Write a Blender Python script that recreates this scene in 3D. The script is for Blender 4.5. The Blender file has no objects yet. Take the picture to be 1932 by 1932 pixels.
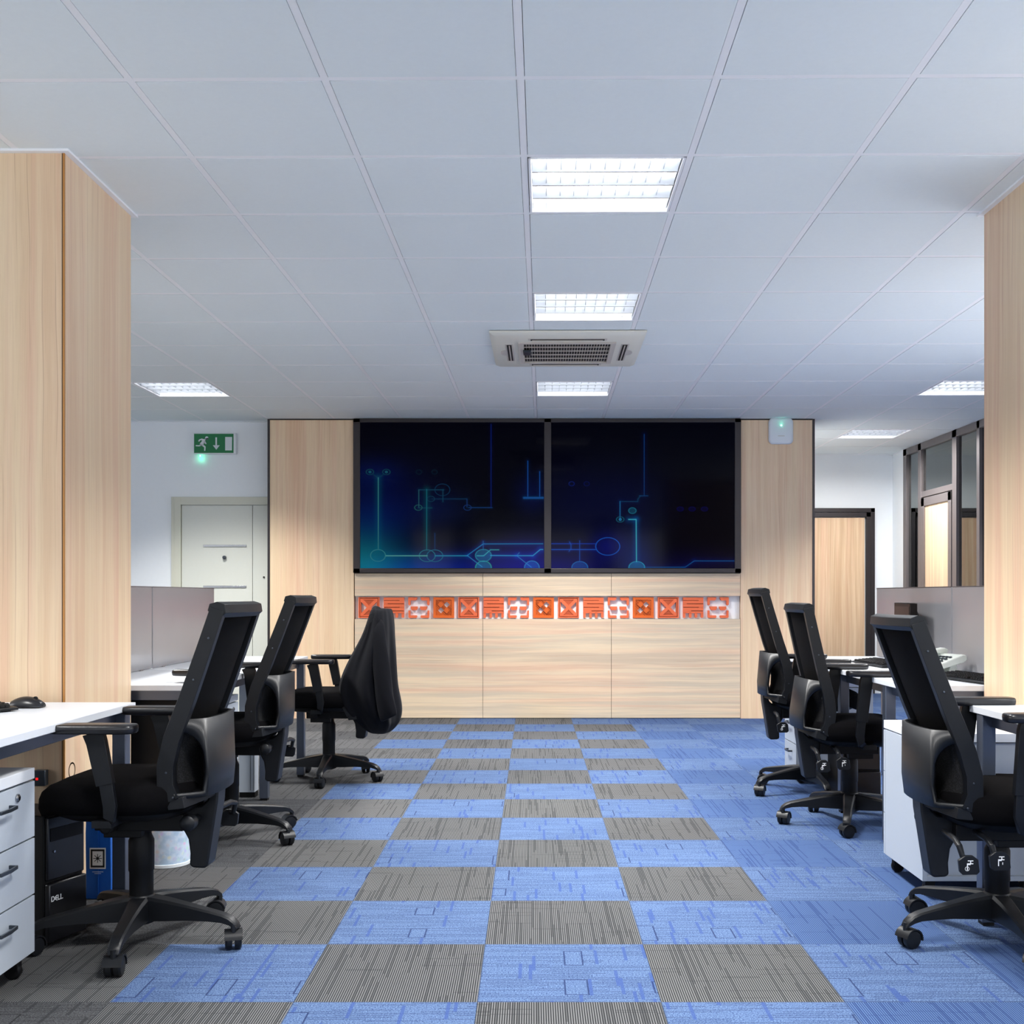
import bpy, bmesh, math, random
import numpy as np
from mathutils import Vector, Matrix
R = math.radians
PI = math.pi
sc = bpy.context.scene
COL = sc.collection
random.seed(7)

# ------------------------------------------------------------------ camera, world, exposure
HC, CZ = 1.105, 2.692            # eye height, ceiling height
cam_d = bpy.data.cameras.new('camera')
cam = bpy.data.objects.new('camera', cam_d)
COL.objects.link(cam)
cam.location = (0, 0, HC)
cam.rotation_euler = (R(90), 0, 0)
cam_d.sensor_width = 36
cam_d.lens = 2090 / 1932 * 36
cam_d.shift_x = -38 / 1932
cam_d.shift_y = 157.4 / 1932
cam_d.clip_start = 0.05
sc.camera = cam
sc.view_settings.view_transform = 'Standard'
sc.view_settings.look = 'None'
sc.view_settings.gamma = 1
sc.view_settings.use_curve_mapping = False
EXPO = -0.05
sc.view_settings.exposure = EXPO
world = bpy.data.worlds.new('sky')
sc.world = world
world.use_nodes = True
world.node_tree.nodes['Background'].inputs[0].default_value = (0.62, 0.75, 1.0, 1)
world.node_tree.nodes['Background'].inputs[1].default_value = 1.0
try:
    sc.cycles.max_bounces = 8
    sc.cycles.diffuse_bounces = 5
    sc.cycles.use_denoising = True
    sc.cycles.caustics_reflective = False
    sc.cycles.caustics_refractive = False
except Exception:
    pass

LAMP_W = 78.0
XWL, XWR, TILT = -5.5, 4.067, 25
SIDE_W = 84.0
REAR_FILL_W = 100.0


def area_lamp(name, loc, rot, sx, sy, power, color, spread=180):
    l = bpy.data.lights.new(name, 'AREA')
    l.shape = 'RECTANGLE'
    l.size, l.size_y = sx, sy
    l.energy = power
    l.color = color
    l.spread = R(spread)
    o = bpy.data.objects.new(name, l)
    COL.objects.link(o)
    o.location = loc
    o.rotation_euler = rot
    return o


for wx in (-2.9, 0.0, 2.9):  # added fill lamps behind the camera, brightening ceiling and room
    area_lamp('room_fill_light', (wx, -3.1, 1.6), (R(90 + 15), 0, 0), 2.4, 1.7, REAR_FILL_W / 3, (1.0, 0.98, 0.95))
for wy in (0.6, 3.4):      # added side fill to lift the ceiling, set at unseen wall openings
    area_lamp('room_fill_light', (XWL - .05, wy, 1.65), (R(90 + TILT), 0, R(-90)), 1.6, 1.4, SIDE_W / 2.4, (1.0, 0.98, 0.95))
for wy in (0.2, 3.0, 5.8):  # matching added fill from the unseen part of the right wall
    area_lamp('room_fill_light', (XWR + .06, wy, 1.65), (R(90 + TILT), 0, R(90)), 1.6, 1.4, SIDE_W / 3, (1.0, 0.98, 0.95))


# ------------------------------------------------------------------ colour and node helpers
def lin(r, g, b):
    f = lambda c: (c / 255 / 12.92) if c / 255 <= 0.04045 else ((c / 255 + 0.055) / 1.055) ** 2.4
    return (f(r), f(g), f(b), 1)


class NT:
    def __init__(s, name, rough=0.5, metal=0.0, color=None, spec=0.5, emit=None, estr=0.0):
        s.m = bpy.data.materials.new(name)
        s.m.use_nodes = True
        s.t = s.m.node_tree
        s.N, s.L = s.t.nodes, s.t.links
        s.b = s.N['Principled BSDF']
        s.b.inputs['Roughness'].default_value = rough
        s.b.inputs['Metallic'].default_value = metal
        s.b.inputs['Specular IOR Level'].default_value = spec
        if color:
            s.b.inputs['Base Color'].default_value = color
        if emit:
            s.b.inputs['Emission Color'].default_value = emit
            s.b.inputs['Emission Strength'].default_value = estr
        s.m.diffuse_color = color or (0.5, 0.5, 0.5, 1)

    def put(s, sock, v):
        if isinstance(v, (int, float)):
            sock.default_value = v
        elif isinstance(v, tuple):
            sock.default_value = v if len(v) != 4 or sock.type == 'RGBA' else v[:3]
        else:
            s.L.new(v, sock)

    def f(s, op, a, b=None, c=None):
        n = s.N.new('ShaderNodeMath')
        n.operation = op
        s.put(n.inputs[0], a)
        if b is not None:
            s.put(n.inputs[1], b)
        if c is not None:
            s.put(n.inputs[2], c)
        return n.outputs[0]

    def pos(s, world=True):
        if world:
            o = s.N.new('ShaderNodeNewGeometry').outputs['Position']
        else:
            o = s.N.new('ShaderNodeTexCoord').outputs['Object']
        n = s.N.new('ShaderNodeSeparateXYZ')
        s.L.new(o, n.inputs[0])
        return n.outputs[0], n.outputs[1], n.outputs[2]

    def vec(s, x, y, z=0.0):
        n = s.N.new('ShaderNodeCombineXYZ')
        for i, v in enumerate((x, y, z)):
            s.put(n.inputs[i], v)
        return n.outputs[0]

    def noise(s, v, scale=1.0, detail=2.0, rough=0.5):
        n = s.N.new('ShaderNodeTexNoise')
        s.L.new(v, n.inputs['Vector'])
        n.inputs['Scale'].default_value = scale
        n.inputs['Detail'].default_value = detail
        n.inputs['Roughness'].default_value = rough
        return n.outputs[0]

    def white(s, v):
        n = s.N.new('ShaderNodeTexWhiteNoise')
        s.L.new(v, n.inputs['Vector'])
        return n.outputs[0]

    def mix(s, fac, a, b):
        n = s.N.new('ShaderNodeMix')
        n.data_type = 'RGBA'
        s.put(n.inputs[0], fac)
        s.put(n.inputs[6], a)
        s.put(n.inputs[7], b)
        return n.outputs[2]

    def step(s, v, lo, hi):
        n = s.N.new('ShaderNodeMapRange')
        s.put(n.inputs[0], v)
        n.inputs[1].default_value = lo
        n.inputs[2].default_value = hi
        return n.outputs[0]

    def base(s, c):
        s.put(s.b.inputs['Base Color'], c)

    def bump(s, h, strength=0.3, dist=0.002):
        n = s.N.new('ShaderNodeBump')
        n.inputs['Strength'].default_value = strength
        n.inputs['Distance'].default_value = dist
        s.L.new(h, n.inputs['Height'])
        s.L.new(n.outputs[0], s.b.inputs['Normal'])


def plain(name, rgb, rough=0.5, metal=0.0, spec=0.5, grain=0.0, scale=200.0):
    n = NT(name, rough, metal, lin(*rgb), spec)
    if grain:
        x, y, z = n.pos(False)
        k = n.noise(n.vec(x, y, z), scale, 3)
        c = lin(*rgb)
        d = tuple(v * (1 - grain) for v in c[:3]) + (1,)
        n.base(n.mix(k, d, c))
        n.bump(k, 0.15, 0.001)
    return n.m


def glow(name, rgb, strength):
    n = NT(name, 0.5, 0, (0, 0, 0, 1), 0.2, lin(*rgb), strength)
    return n.m


M = {}
M['wall'] = plain('wall_paint', (236, 240, 243), 0.7, grain=0.03, scale=30)
M['ceiling'] = plain('ceiling_tile', (231, 238, 239), 0.85, grain=0.04, scale=60)
M['tbar'] = plain('ceiling_bar', (240, 241, 243), 0.6)
M['trim_white'] = plain('white_trim', (235, 235, 235), 0.5)
M['shadow_gap'] = plain('dark_gap', (40, 38, 36), 0.8)
M['dark_metal'] = plain('dark_bronze_aluminium', (62, 58, 60), 0.38, 0.6, grain=0.1, scale=300)
M['grey_frame'] = plain('grey_brown_aluminium', (120, 112, 112), 0.4, 0.4, grain=0.1, scale=300)
M['blk_plastic'] = plain('black_plastic', (15, 17, 21), 0.42, grain=0.15, scale=500, spec=0.32)
M['blk_soft'] = plain('black_soft_plastic', (8, 8, 10), 0.55, grain=0.15, scale=700, spec=0.25)
M['blk_shine'] = plain('black_gloss_plastic', (20, 20, 24), 0.3)
M['white_top'] = plain('white_melamine', (214, 218, 224), 0.32, grain=0.02, scale=60)
M['white_metal'] = plain('white_powder_coat', (172, 180, 190), 0.4, grain=0.03, scale=100)
M['seam'] = plain('dark_seam', (55, 58, 64), 0.6)
M['silver'] = plain('silver_frame_paint', (98, 106, 122), 0.3, 0.7, grain=0.06, scale=200)
M['chrome'] = plain('brushed_metal', (150, 152, 155), 0.25, 1.0)
M['handle'] = plain('grey_handle', (70, 76, 84), 0.3, 0.7)
M['door_white'] = plain('cream_door_paint', (214, 216, 206), 0.5, grain=0.03, scale=40)
M['door_frame'] = plain('cream_door_frame', (206, 206, 190), 0.5)
M['cream'] = plain('cream_plastic', (222, 220, 208), 0.45)
M['grille'] = plain('grille_plastic', (196, 190, 182), 0.5)
M['void'] = plain('dark_interior', (26, 22, 22), 0.8)
M['phone'] = plain('pale_phone_plastic', (216, 222, 216), 0.4)
M['orange'] = plain('terracotta_paint', (233, 108, 62), 0.55, grain=0.12, scale=80)
M['orange2'] = plain('burnt_orange_glaze', (222, 98, 18), 0.4, grain=0.12, scale=80)
M['orange_dark'] = plain('dark_orange_recess', (150, 62, 14), 0.6)
M['blue'] = plain('blue_bag_paper', (24, 92, 184), 0.35, grain=0.15, scale=15)
M['label_white'] = plain('label_white', (225, 225, 222), 0.5)
M['print_black'] = plain('print_black', (20, 20, 22), 0.6)
M['print_white'] = plain('print_white', (235, 235, 235), 0.6)
M['gold'] = plain('golden_edge_strip', (186, 128, 62), 0.4, grain=0.1)
M['green_sign'] = plain('green_sign_face', (0, 112, 62), 0.45)
M['sign_white'] = plain('sign_pictogram', (205, 214, 218), 0.5)
M['access'] = plain('white_device_plastic', (222, 226, 230), 0.45)
M['dark_glass'] = plain('monitor_screen', (10, 6, 9), 0.3, spec=0.1)
M['brown_plastic'] = plain('brown_black_bezel', (14, 9, 10), 0.45, spec=0.2)
M['rim'] = plain('bin_rim', (222, 228, 232), 0.4)
M['led_green'] = glow('green_led', (120, 255, 190), 6)
M['led_red'] = glow('red_switch_lamp', (255, 30, 30), 1.2)
M['sticker_glow'] = glow('glowing_blue_sticker', (40, 110, 200), 0.25)  # sticker is no lamp; a faint blue glow is put into its colour


def wood(name, vertical=True, base=((226, 200, 164), (220, 184, 150)), plank=0.085):
    n = NT(name, 0.42, spec=0.4)
    x, y, z = n.pos()
    if vertical:
        a, l = n.f('ADD', x, y), z
    else:
        a, l = z, n.f('ADD', x, y)
    warp = n.noise(n.vec(n.f('MULTIPLY', a, 3.0), n.f('MULTIPLY', l, 0.9), 0.0), 1.0, 2)
    aw = n.f('ADD', a, n.f('MULTIPLY', warp, 0.05))
    grain = n.noise(n.vec(n.f('MULTIPLY', aw, 26.0), n.f('MULTIPLY', l, 0.6), 0.0), 1.0, 3, 0.6)
    fine = n.noise(n.vec(n.f('MULTIPLY', a, 260.0), n.f('MULTIPLY', l, 5.0), 3.0), 1.0, 2)
    pk = n.white(n.vec(n.f('FLOOR', n.f('DIVIDE', a, plank)), 3.0))
    c = n.mix(n.step(pk, 0.0, 1.0), lin(*base[0]), lin(*base[1]))
    pink = n.noise(n.vec(n.f('MULTIPLY', a, 14.0), n.f('MULTIPLY', l, 0.35), 21.0), 1.0, 2)
    c = n.mix(n.f('MULTIPLY', n.step(pink, 0.5, 0.66), 0.6), c, lin(222, 178, 150))
    c = n.mix(n.f('MULTIPLY', n.step(grain, 0.42, 0.62), 0.55), c, lin(236, 212, 178))
    c = n.mix(n.f('MULTIPLY', n.step(fine, 0.5, 0.8), 0.22), c, lin(188, 152, 122))
    # wandering darker growth lines
    q = n.f('FRACT', n.f('DIVIDE', aw, 0.047))
    ln = n.f('SUBTRACT', 1.0, n.step(n.f('ABSOLUTE', n.f('SUBTRACT', q, 0.5)), 0.0, 0.045))
    on = n.step(n.noise(n.vec(n.f('MULTIPLY', a, 9.0), n.f('MULTIPLY', l, 1.3), 9.0), 1.0, 2), 0.5, 0.6)
    c = n.mix(n.f('MULTIPLY', n.f('MULTIPLY', ln, on), 0.55), c, lin(168, 122, 98))
    # plank joints
    j = n.f('SUBTRACT', 1.0, n.step(n.f('ABSOLUTE', n.f('SUBTRACT', n.f('FRACT', n.f('DIVIDE', a, plank)), 0.5)), 0.0, 0.012))
    c = n.mix(n.f('MULTIPLY', j, 0.22), c, lin(150, 118, 95))
    n.base(c)
    return n.m


M['wood_v'] = wood('pale_wood_vertical')
M['wood_h'] = wood('pale_wood_horizontal', False, ((203, 187, 164), (200, 179, 155)), 0.21)
M['wood_door'] = wood('door_wood', True, ((212, 182, 148), (206, 172, 138)), 0.4)

# carpet ------------------------------------------------------------------
FX0, FY0, FS = -0.64854, 3.00924, 0.4993


def carpet():
    n = NT('carpet_tiles', 0.95, spec=0.1)
    x, y, z = n.pos()
    gx = n.f('DIVIDE', n.f('SUBTRACT', x, FX0), FS)
    gy = n.f('DIVIDE', n.f('SUBTRACT', y, FY0), FS)
    tx, ty = n.f('FLOOR', gx), n.f('FLOOR', gy)
    par = n.f('FLOORED_MODULO', n.f('ADD', tx, ty), 2.0)        # 0 striped, 1 flecked
    lt = n.f('LESS_THAN', tx, -1.5)
    inr = n.f('LESS_THAN', tx, 2.5)
    gray = n.f('MAXIMUM', lt, n.f('MULTIPLY', inr, n.f('SUBTRACT', 1.0, par)))
    tid = n.white(n.vec(tx, ty, 5.0))
    # striped face
    SP = 0.0064
    li = n.f('FLOOR', n.f('DIVIDE', x, SP))
    s = n.f('SINE', n.f('MULTIPLY', x, 2 * PI / SP))
    s01 = n.step(s, -0.7, 0.7)
    seg = n.white(n.vec(n.f('FLOOR', n.f('DIVIDE', x, SP)), n.f('FLOOR', n.f('ADD', n.f('MULTIPLY', n.f('DIVIDE', y, 0.34), 1.0), n.f('MULTIPLY', n.white(n.vec(li, 1.0)), 3.0))), 2.0))
    dark = n.f('GREATER_THAN', seg, 0.82)
    crs = n.f('GREATER_THAN', n.white(n.vec(n.f('FLOOR', n.f('DIVIDE', x, 0.11)), n.f('FLOOR', n.f('DIVIDE', y, 0.007)), 4.0)), 0.955)
    fuzz = n.noise(n.vec(x, y, 0.0), 700.0, 2, 0.7)
    lA = n.mix(gray, lin(78, 101, 138), lin(104, 104, 105))
    dA = n.mix(gray, lin(30, 48, 90), lin(27, 29, 31))
    kA = n.mix(gray, lin(30, 48, 92), lin(36, 38, 40))
    cA = n.mix(s01, dA, lA)
    cA = n.mix(n.f('MULTIPLY', dark, 0.5), cA, kA)
    cA = n.mix(n.f('MULTIPLY', crs, 0.35), cA, kA)
    # flecked face
    fl = n.step(n.noise(n.vec(x, n.f('MULTIPLY', y, 1.3), 0.0), 210.0, 3, 0.85), 0.40, 0.58)
    lB = n.mix(gray, lin(95, 116, 148), lin(84, 85, 87))
    dB = n.mix(gray, lin(28, 48, 88), lin(31, 32, 35))
    cB = n.mix(fl, dB, lB)
    row = n.f('FLOOR', n.f('DIVIDE', y, 0.0125))
    rr = n.f('GREATER_THAN', n.white(n.vec(row, n.f('FLOOR', n.f('ADD', n.f('DIVIDE', x, 0.16), n.f('MULTIPLY', n.white(n.vec(row, 8.0)), 5.0))), 6.0)), 0.42)
    thin = n.f('LESS_THAN', n.f('FRACT', n.f('DIVIDE', y, 0.0125)), 0.24)
    kB = n.mix(gray, lin(22, 35, 72), lin(27, 28, 30))
    cB = n.mix(n.f('MULTIPLY', n.f('MULTIPLY', rr, thin), 0.8), cB, kB)
    ux = n.f('FLOOR', n.f('DIVIDE', x, 0.010))
    dsh = n.f('GREATER_THAN', n.white(n.vec(ux, n.f('FLOOR', n.f('ADD', n.f('DIVIDE', y, 0.13), n.f('MULTIPLY', n.white(n.vec(ux, 3.0)), 4.0))), 7.0)), 0.93)
    cB = n.mix(n.f('MULTIPLY', dsh, 0.75), cB, n.mix(gray, lin(48, 68, 118), lin(42, 43, 45)))
    # small framed rectangles
    rx, ry = n.f('DIVIDE', x, 0.25), n.f('DIVIDE', y, 0.25)
    rid = n.white(n.vec(n.f('FLOOR', rx), n.f('FLOOR', ry), 11.0))
    qx = n.f('ABSOLUTE', n.f('SUBTRACT', n.f('FRACT', rx), 0.5))
    qy = n.f('ABSOLUTE', n.f('SUBTRACT', n.f('FRACT', ry), 0.5))
    hw = n.f('ADD', 0.10, n.f('MULTIPLY', rid, 0.08))
    hh = n.f('ADD', 0.12, n.f('MULTIPLY', n.f('FRACT', n.f('MULTIPLY', rid, 7.3)), 0.22))
    ins = n.f('MULTIPLY', n.f('LESS_THAN', qx, hw), n.f('LESS_THAN', qy, hh))
    inn = n.f('MULTIPLY', n.f('LESS_THAN', qx, n.f('SUBTRACT', hw, 0.02)), n.f('LESS_THAN', qy, n.f('SUBTRACT', hh, 0.02)))
    has = n.f('GREATER_THAN', n.f('FRACT', n.f('MULTIPLY', rid, 3.7)), 0.62)
    cB = n.mix(n.f('MULTIPLY', n.f('MULTIPLY', inn, has), 0.8), cB, n.mix(fl, dB, lB))
    cB = n.mix(n.f('MULTIPLY', n.f('MULTIPLY', n.f('SUBTRACT', ins, inn), has), 0.8), cB, kB)
    c = n.mix(par, cA, cB)
    c = n.mix(n.f('MULTIPLY', n.step(tid, 0.0, 1.0), 0.10), c, lin(25, 29, 42))
    # tile joints
    ex = n.f('LESS_THAN', n.f('FRACT', gx), 0.006)
    ey = n.f('LESS_THAN', n.f('FRACT', gy), 0.006)
    c = n.mix(n.f('MULTIPLY', n.f('MAXIMUM', ex, ey), 0.4), c, lin(24, 28, 36))
    n.base(c)
    n.bump(fuzz, 0.4, 0.002)
    return n.m


M['carpet'] = carpet()


def mesh_fabric():
    n = NT('chair_mesh_fabric', 0.8, spec=0.08)
    x, y, z = n.pos(False)
    k = n.f('MULTIPLY', n.f('SINE', n.f('MULTIPLY', y, 1600.0)), n.f('SINE', n.f('MULTIPLY', z, 1600.0)))
    n.base(n.mix(n.step(k, -0.4, 0.6), lin(7, 7, 9), lin(2, 2, 3)))
    n.bump(k, 0.3, 0.001)
    return n.m


def seat_fabric():
    n = NT('black_woven_upholstery', 0.95, spec=0.06)
    x, y, z = n.pos(False)
    k = n.noise(n.vec(x, y, z), 900.0, 2, 0.7)
    n.base(n.mix(n.step(k, 0.3, 0.7), lin(4, 4, 5), lin(17, 16, 18)))
    n.bump(k, 0.5, 0.002)
    return n.m


def dotted_fabric():
    n = NT('dotted_lumbar_fabric', 0.8, spec=0.3)
    x, y, z = n.pos(False)
    v = n.N.new('ShaderNodeTexVoronoi')
    v.inputs['Scale'].default_value = 230
    n.L.new(n.vec(x, y, z), v.inputs['Vector'])
    n.base(n.mix(n.step(v.outputs[0], 0.15, 0.5), lin(34, 34, 38), lin(5, 5, 6)))
    return n.m


def jacket_cloth():
    n = NT('black_jacket_cloth', 0.85, spec=0.15)
    x, y, z = n.pos(False)
    k = n.noise(n.vec(x, y, z), 600.0, 2, 0.7)
    n.base(n.mix(k, lin(2, 2, 6), lin(8, 10, 18)))
    n.b.inputs['Sheen Weight'].default_value = 0.03
    n.bump(k, 0.4, 0.001)
    return n.m


def bin_liner():
    n = NT('speckled_bin_plastic', 0.3, spec=0.5)
    x, y, z = n.pos(False)
    v = n.N.new('ShaderNodeTexVoronoi')
    v.inputs['Scale'].default_value = 48
    n.L.new(n.vec(x, y, z), v.inputs['Vector'])
    k = n.step(v.outputs[0], 0.25, 0.55)
    col = n.mix(0.72, v.outputs['Color'], lin(196, 208, 220))
    c = n.mix(k, col, lin(196, 210, 226))
    c = n.mix(n.step(n.noise(n.vec(x, y, z), 30.0, 3), 0.45, 0.6), c, lin(170, 192, 214))
    n.base(c)
    return n.m


M['mesh'] = mesh_fabric()
M['seat'] = seat_fabric()
M['dotted'] = dotted_fabric()
M['jacket'] = jacket_cloth()
M['bin'] = bin_liner()


def screen_glass():
    n = NT('frosted_grey_screen', 0.22, spec=0.5)
    x, y, z = n.pos()
    k = n.noise(n.vec(x, y, z), 2.0, 2)
    n.base(n.mix(k, lin(128, 128, 132), lin(140, 138, 140)))
    return n.m


M['divider'] = screen_glass()


def glass():
    m = bpy.data.materials.new('tinted_partition_glass')
    m.use_nodes = True
    t = m.node_tree
    for q in list(t.nodes):
        t.nodes.remove(q)
    out = t.nodes.new('ShaderNodeOutputMaterial')
    mx = t.nodes.new('ShaderNodeMixShader')
    tr = t.nodes.new('ShaderNodeBsdfTransparent')
    gl = t.nodes.new('ShaderNodeBsdfGlossy')
    fr = t.nodes.new('ShaderNodeFresnel')
    ad = t.nodes.new('ShaderNodeMath')
    ad.operation = 'MULTIPLY_ADD'
    tr.inputs[0].default_value = (0.42, 0.46, 0.46, 1)
    gl.inputs[0].default_value = (0.9, 0.95, 0.95, 1)
    gl.inputs['Roughness'].default_value = 0.02
    fr.inputs[0].default_value = 1.6
    ad.inputs[1].default_value = 1.2
    ad.inputs[2].default_value = 0.10
    t.links.new(fr.outputs[0], ad.inputs[0])
    t.links.new(ad.outputs[0], mx.inputs[0])
    t.links.new(tr.outputs[0], mx.inputs[1])
    t.links.new(gl.outputs[0], mx.inputs[2])
    t.links.new(mx.outputs[0], out.inputs[0])
    return m


M['glass'] = glass()


# ------------------------------------------------------------------ mesh builder
class MB:
    def __init__(s):
        s.v, s.f, s.mi = [], [], []
        s.k = 0

    def add(s, vs, fs):
        o = len(s.v)
        s.v += [tuple(v) for v in vs]
        for f in fs:
            s.f.append([i + o for i in f])
            s.mi.append(s.k)
        return s

    def mat(s, k):
        s.k = k
        return s

    def box(s, x0, x1, y0, y1, z0, z1):
        vs = [(x, y, z) for x in (x0, x1) for y in (y0, y1) for z in (z0, z1)]
        return s.add(vs, [(0, 1, 3, 2), (4, 6, 7, 5), (0, 4, 5, 1), (2, 3, 7, 6), (0, 2, 6, 4), (1, 5, 7, 3)])

    def cbox(s, c, d, rot=None):
        vs = [Vector((x * d[0] / 2, y * d[1] / 2, z * d[2] / 2)) for x in (-1, 1) for y in (-1, 1) for z in (-1, 1)]
        if rot is not None:
            vs = [rot @ v for v in vs]
        vs = [v + Vector(c) for v in vs]
        return s.add(vs, [(0, 1, 3, 2), (4, 6, 7, 5), (0, 4, 5, 1), (2, 3, 7, 6), (0, 2, 6, 4), (1, 5, 7, 3)])

    def rings(s, rs, cap=True, closed=True):
        n = len(rs[0])
        vs = [p for r in rs for p in r]
        fs = []
        m = n if closed else n - 1
        for i in range(len(rs) - 1):
            for j in range(m):
                fs.append((i * n + j, i * n + (j + 1) % n, (i + 1) * n + (j + 1) % n, (i + 1) * n + j))
        if cap:
            fs.append(tuple(range(n)))
            fs.append(tuple((len(rs) - 1) * n + j for j in range(n)))
        return s.add(vs, fs)

    def lathe(s, prof, c=(0, 0, 0), n=28, axis=2, cap=True):
        rs = []
        for r, h in prof:
            ring = []
            for j in range(n):
                a = 2 * PI * j / n
                p = [r * math.cos(a), r * math.sin(a)]
                p.insert(axis, h)
                ring.append((p[0] + c[0], p[1] + c[1], p[2] + c[2]))
            rs.append(ring)
        return s.rings(rs, cap)

    def tube(s, path, r, n=10):
        path = [Vector(p) for p in path]
        rr = r if isinstance(r, (list, tuple)) else [r] * len(path)
        rs = []
        up = None
        for i, p in enumerate(path):
            t = (path[min(i + 1, len(path) - 1)] - path[max(i - 1, 0)]).normalized()
            if up is None:
                up = Vector((0, 0, 1)) if abs(t.z) < 0.9 else Vector((1, 0, 0))
            sd = t.cross(up).normalized()
            up = sd.cross(t).normalized()
            rs.append([p + (sd * math.cos(2 * PI * j / n) + up * math.sin(2 * PI * j / n)) * rr[i] for j in range(n)])
        return s.rings(rs)

    def bar(s, path, w, h, side=Vector((0, 1, 0))):
        """rectangular section swept along a path; w along `side`, h across it"""
        path = [Vector(p) for p in path]
        ww = w if isinstance(w, (list, tuple)) else [w] * len(path)
        hh = h if isinstance(h, (list, tuple)) else [h] * len(path)
        rs = []
        for i, p in enumerate(path):
            t = (path[min(i + 1, len(path) - 1)] - path[max(i - 1, 0)]).normalized()
            nrm = t.cross(side).normalized()
            a, b = side * ww[i] / 2, nrm * hh[i] / 2
            rs.append([p + a + b, p - a + b, p - a - b, p + a - b])
        return s.rings(rs)

    def prism(s, poly, a0, a1, axis=1):
        """2-d polygon extruded along an axis (poly gives the two other coordinates in order)"""
        def P(q, h):
            p = list(q)
            p.insert(axis, h)
            return tuple(p)
        return s.rings([[P(q, a0) for q in poly], [P(q, a1) for q in poly]])

    def build(s, name, mats, parent=None, weld=False, loc=None, bevel=0.0, smooth=40, seg=2, solid=0.0, sub=0, rot=None):
        me = bpy.data.meshes.new(name)
        me.from_pydata(s.v, [], s.f)
        bm = bmesh.new()
        bm.from_mesh(me)
        if weld:
            bmesh.ops.remove_doubles(bm, verts=bm.verts, dist=1e-5)
        bmesh.ops.recalc_face_normals(bm, faces=bm.faces)
        bm.to_mesh(me)
        bm.free()
        mats = mats if isinstance(mats, (list, tuple)) else [mats]
        for m in mats:
            me.materials.append(M[m] if isinstance(m, str) else m)
        if len(mats) > 1:
            me.polygons.foreach_set('material_index', s.mi)
        if smooth:
            me.polygons.foreach_set('use_smooth', [True] * len(me.polygons))
            me.set_sharp_from_angle(angle=R(smooth))
        o = bpy.data.objects.new(name, me)
        COL.objects.link(o)
        if parent is not None:
            o.parent = parent
        if loc:
            o.location = loc
        if rot:
            o.rotation_euler = rot
        if solid:
            d = o.modifiers.new('solid', 'SOLIDIFY')
            d.thickness = solid
            d.offset = 0
        if sub:
            d = o.modifiers.new('sub', 'SUBSURF')
            d.levels = d.render_levels = sub
        if bevel:
            d = o.modifiers.new('bevel', 'BEVEL')
            d.width = bevel
            d.segments = seg
            d.limit_method = 'ANGLE'
            d.angle_limit = R(35)
        return o


def tag(o, label=None, cat=None, group=None, kind=None):
    if label:
        o['label'] = label
    if cat:
        o['category'] = cat
    if group:
        o['group'] = group
    if kind:
        o['kind'] = kind
    return o


def thing(name, label, cat, loc=(0, 0, 0), rz=0.0, group=None):
    o = bpy.data.objects.new(name, None)
    COL.objects.link(o)
    o.location = loc
    o.rotation_euler = (0, 0, rz)
    o.empty_display_size = 0.1
    return tag(o, label, cat, group)


def struct(name, label=None, cat='wall', **kw):
    return lambda mb, mats, **k: tag(mb.build(name, mats, **k), label, cat, kind='structure')


def copy_tree(o, parent=None, loc=None, label=None):
    c = o.copy()
    COL.objects.link(c)
    if parent is not None:
        c.parent = parent
    if loc is not None:
        c.location = loc
    if label:
        c['label'] = label
    for ch in list(o.children):
        copy_tree(ch, c)
    return c


def px(u, v, Y):
    return ((u - 1004) / 2090 * Y, Y, HC + (1123.4 - v) / 2090 * Y)


# ------------------------------------------------------------------ room shell
YB, YL, YR, XR, XL, YN = 9.95, 10.13, 12.5, 4.067, -5.5, -3.0
m = MB().box(XL, 6.6, YN, 12.7, -0.06, 0.0)
struct('floor', 'blue and grey checkered carpet tile floor', 'floor')(m, 'carpet', smooth=0)

# ceiling grid ------------------------------------------------------------
CA = -0.01052
CX0, CY0, CS = -1.83097, 3.40734, 0.60233


def cg(a, b, z=0.0):
    """ceiling-grid coordinates to world"""
    return (CX0 + a * math.cos(CA) - b * math.sin(CA), CY0 + a * math.sin(CA) + b * math.cos(CA), z)


LIGHTS = [(3, 1), (3, 4), (3, 8), (-2, 8), (8, 8), (8, 12), (-2, 4), (8, 4), (-2, 1), (8, 1), (3, -3), (-2, -3), (8, -3)]
CAS = (3, 5), (3, 6), (2, 5), (2, 6), (4, 5), (4, 6)
COLS = [(-2.62, -1.67, 3.956, 4.61), (1.877, 2.83, 3.956, 4.6)]


def ceil_ok(x, y):
    if y > YL and x < 2.5:
        return False
    return XL < x < 6.6 and YN < y < YR


m = MB()
NC, FRn = range(-7, 15), range(-11, 16)
for c in NC:
    for r in FRn:
        if (c, r) in LIGHTS:
            continue
        x, y, _ = cg((c + .5) * CS, (r + .5) * CS)
        if not (XL - .5 < x < 6.8 and YN - .5 < y < 12.9):
            continue
        if y > YL + .35 and x < 2.3:
            continue
        a0, a1, b0, b1 = c * CS + .002, (c + 1) * CS - .0255, r * CS + .0255, (r + 1) * CS - .002
        top = [cg(a0, b0, CZ + .02), cg(a1, b0, CZ + .02), cg(a1, b1, CZ + .02), cg(a0, b1, CZ + .02)]
        bot = [cg(a0, b0, CZ), cg(a1, b0, CZ), cg(a1, b1, CZ), cg(a0, b1, CZ)]
        m.rings([top, bot])
struct('ceiling', 'pale grey suspended ceiling of square mineral tiles', 'ceiling')(m, 'ceiling', smooth=0)

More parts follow.
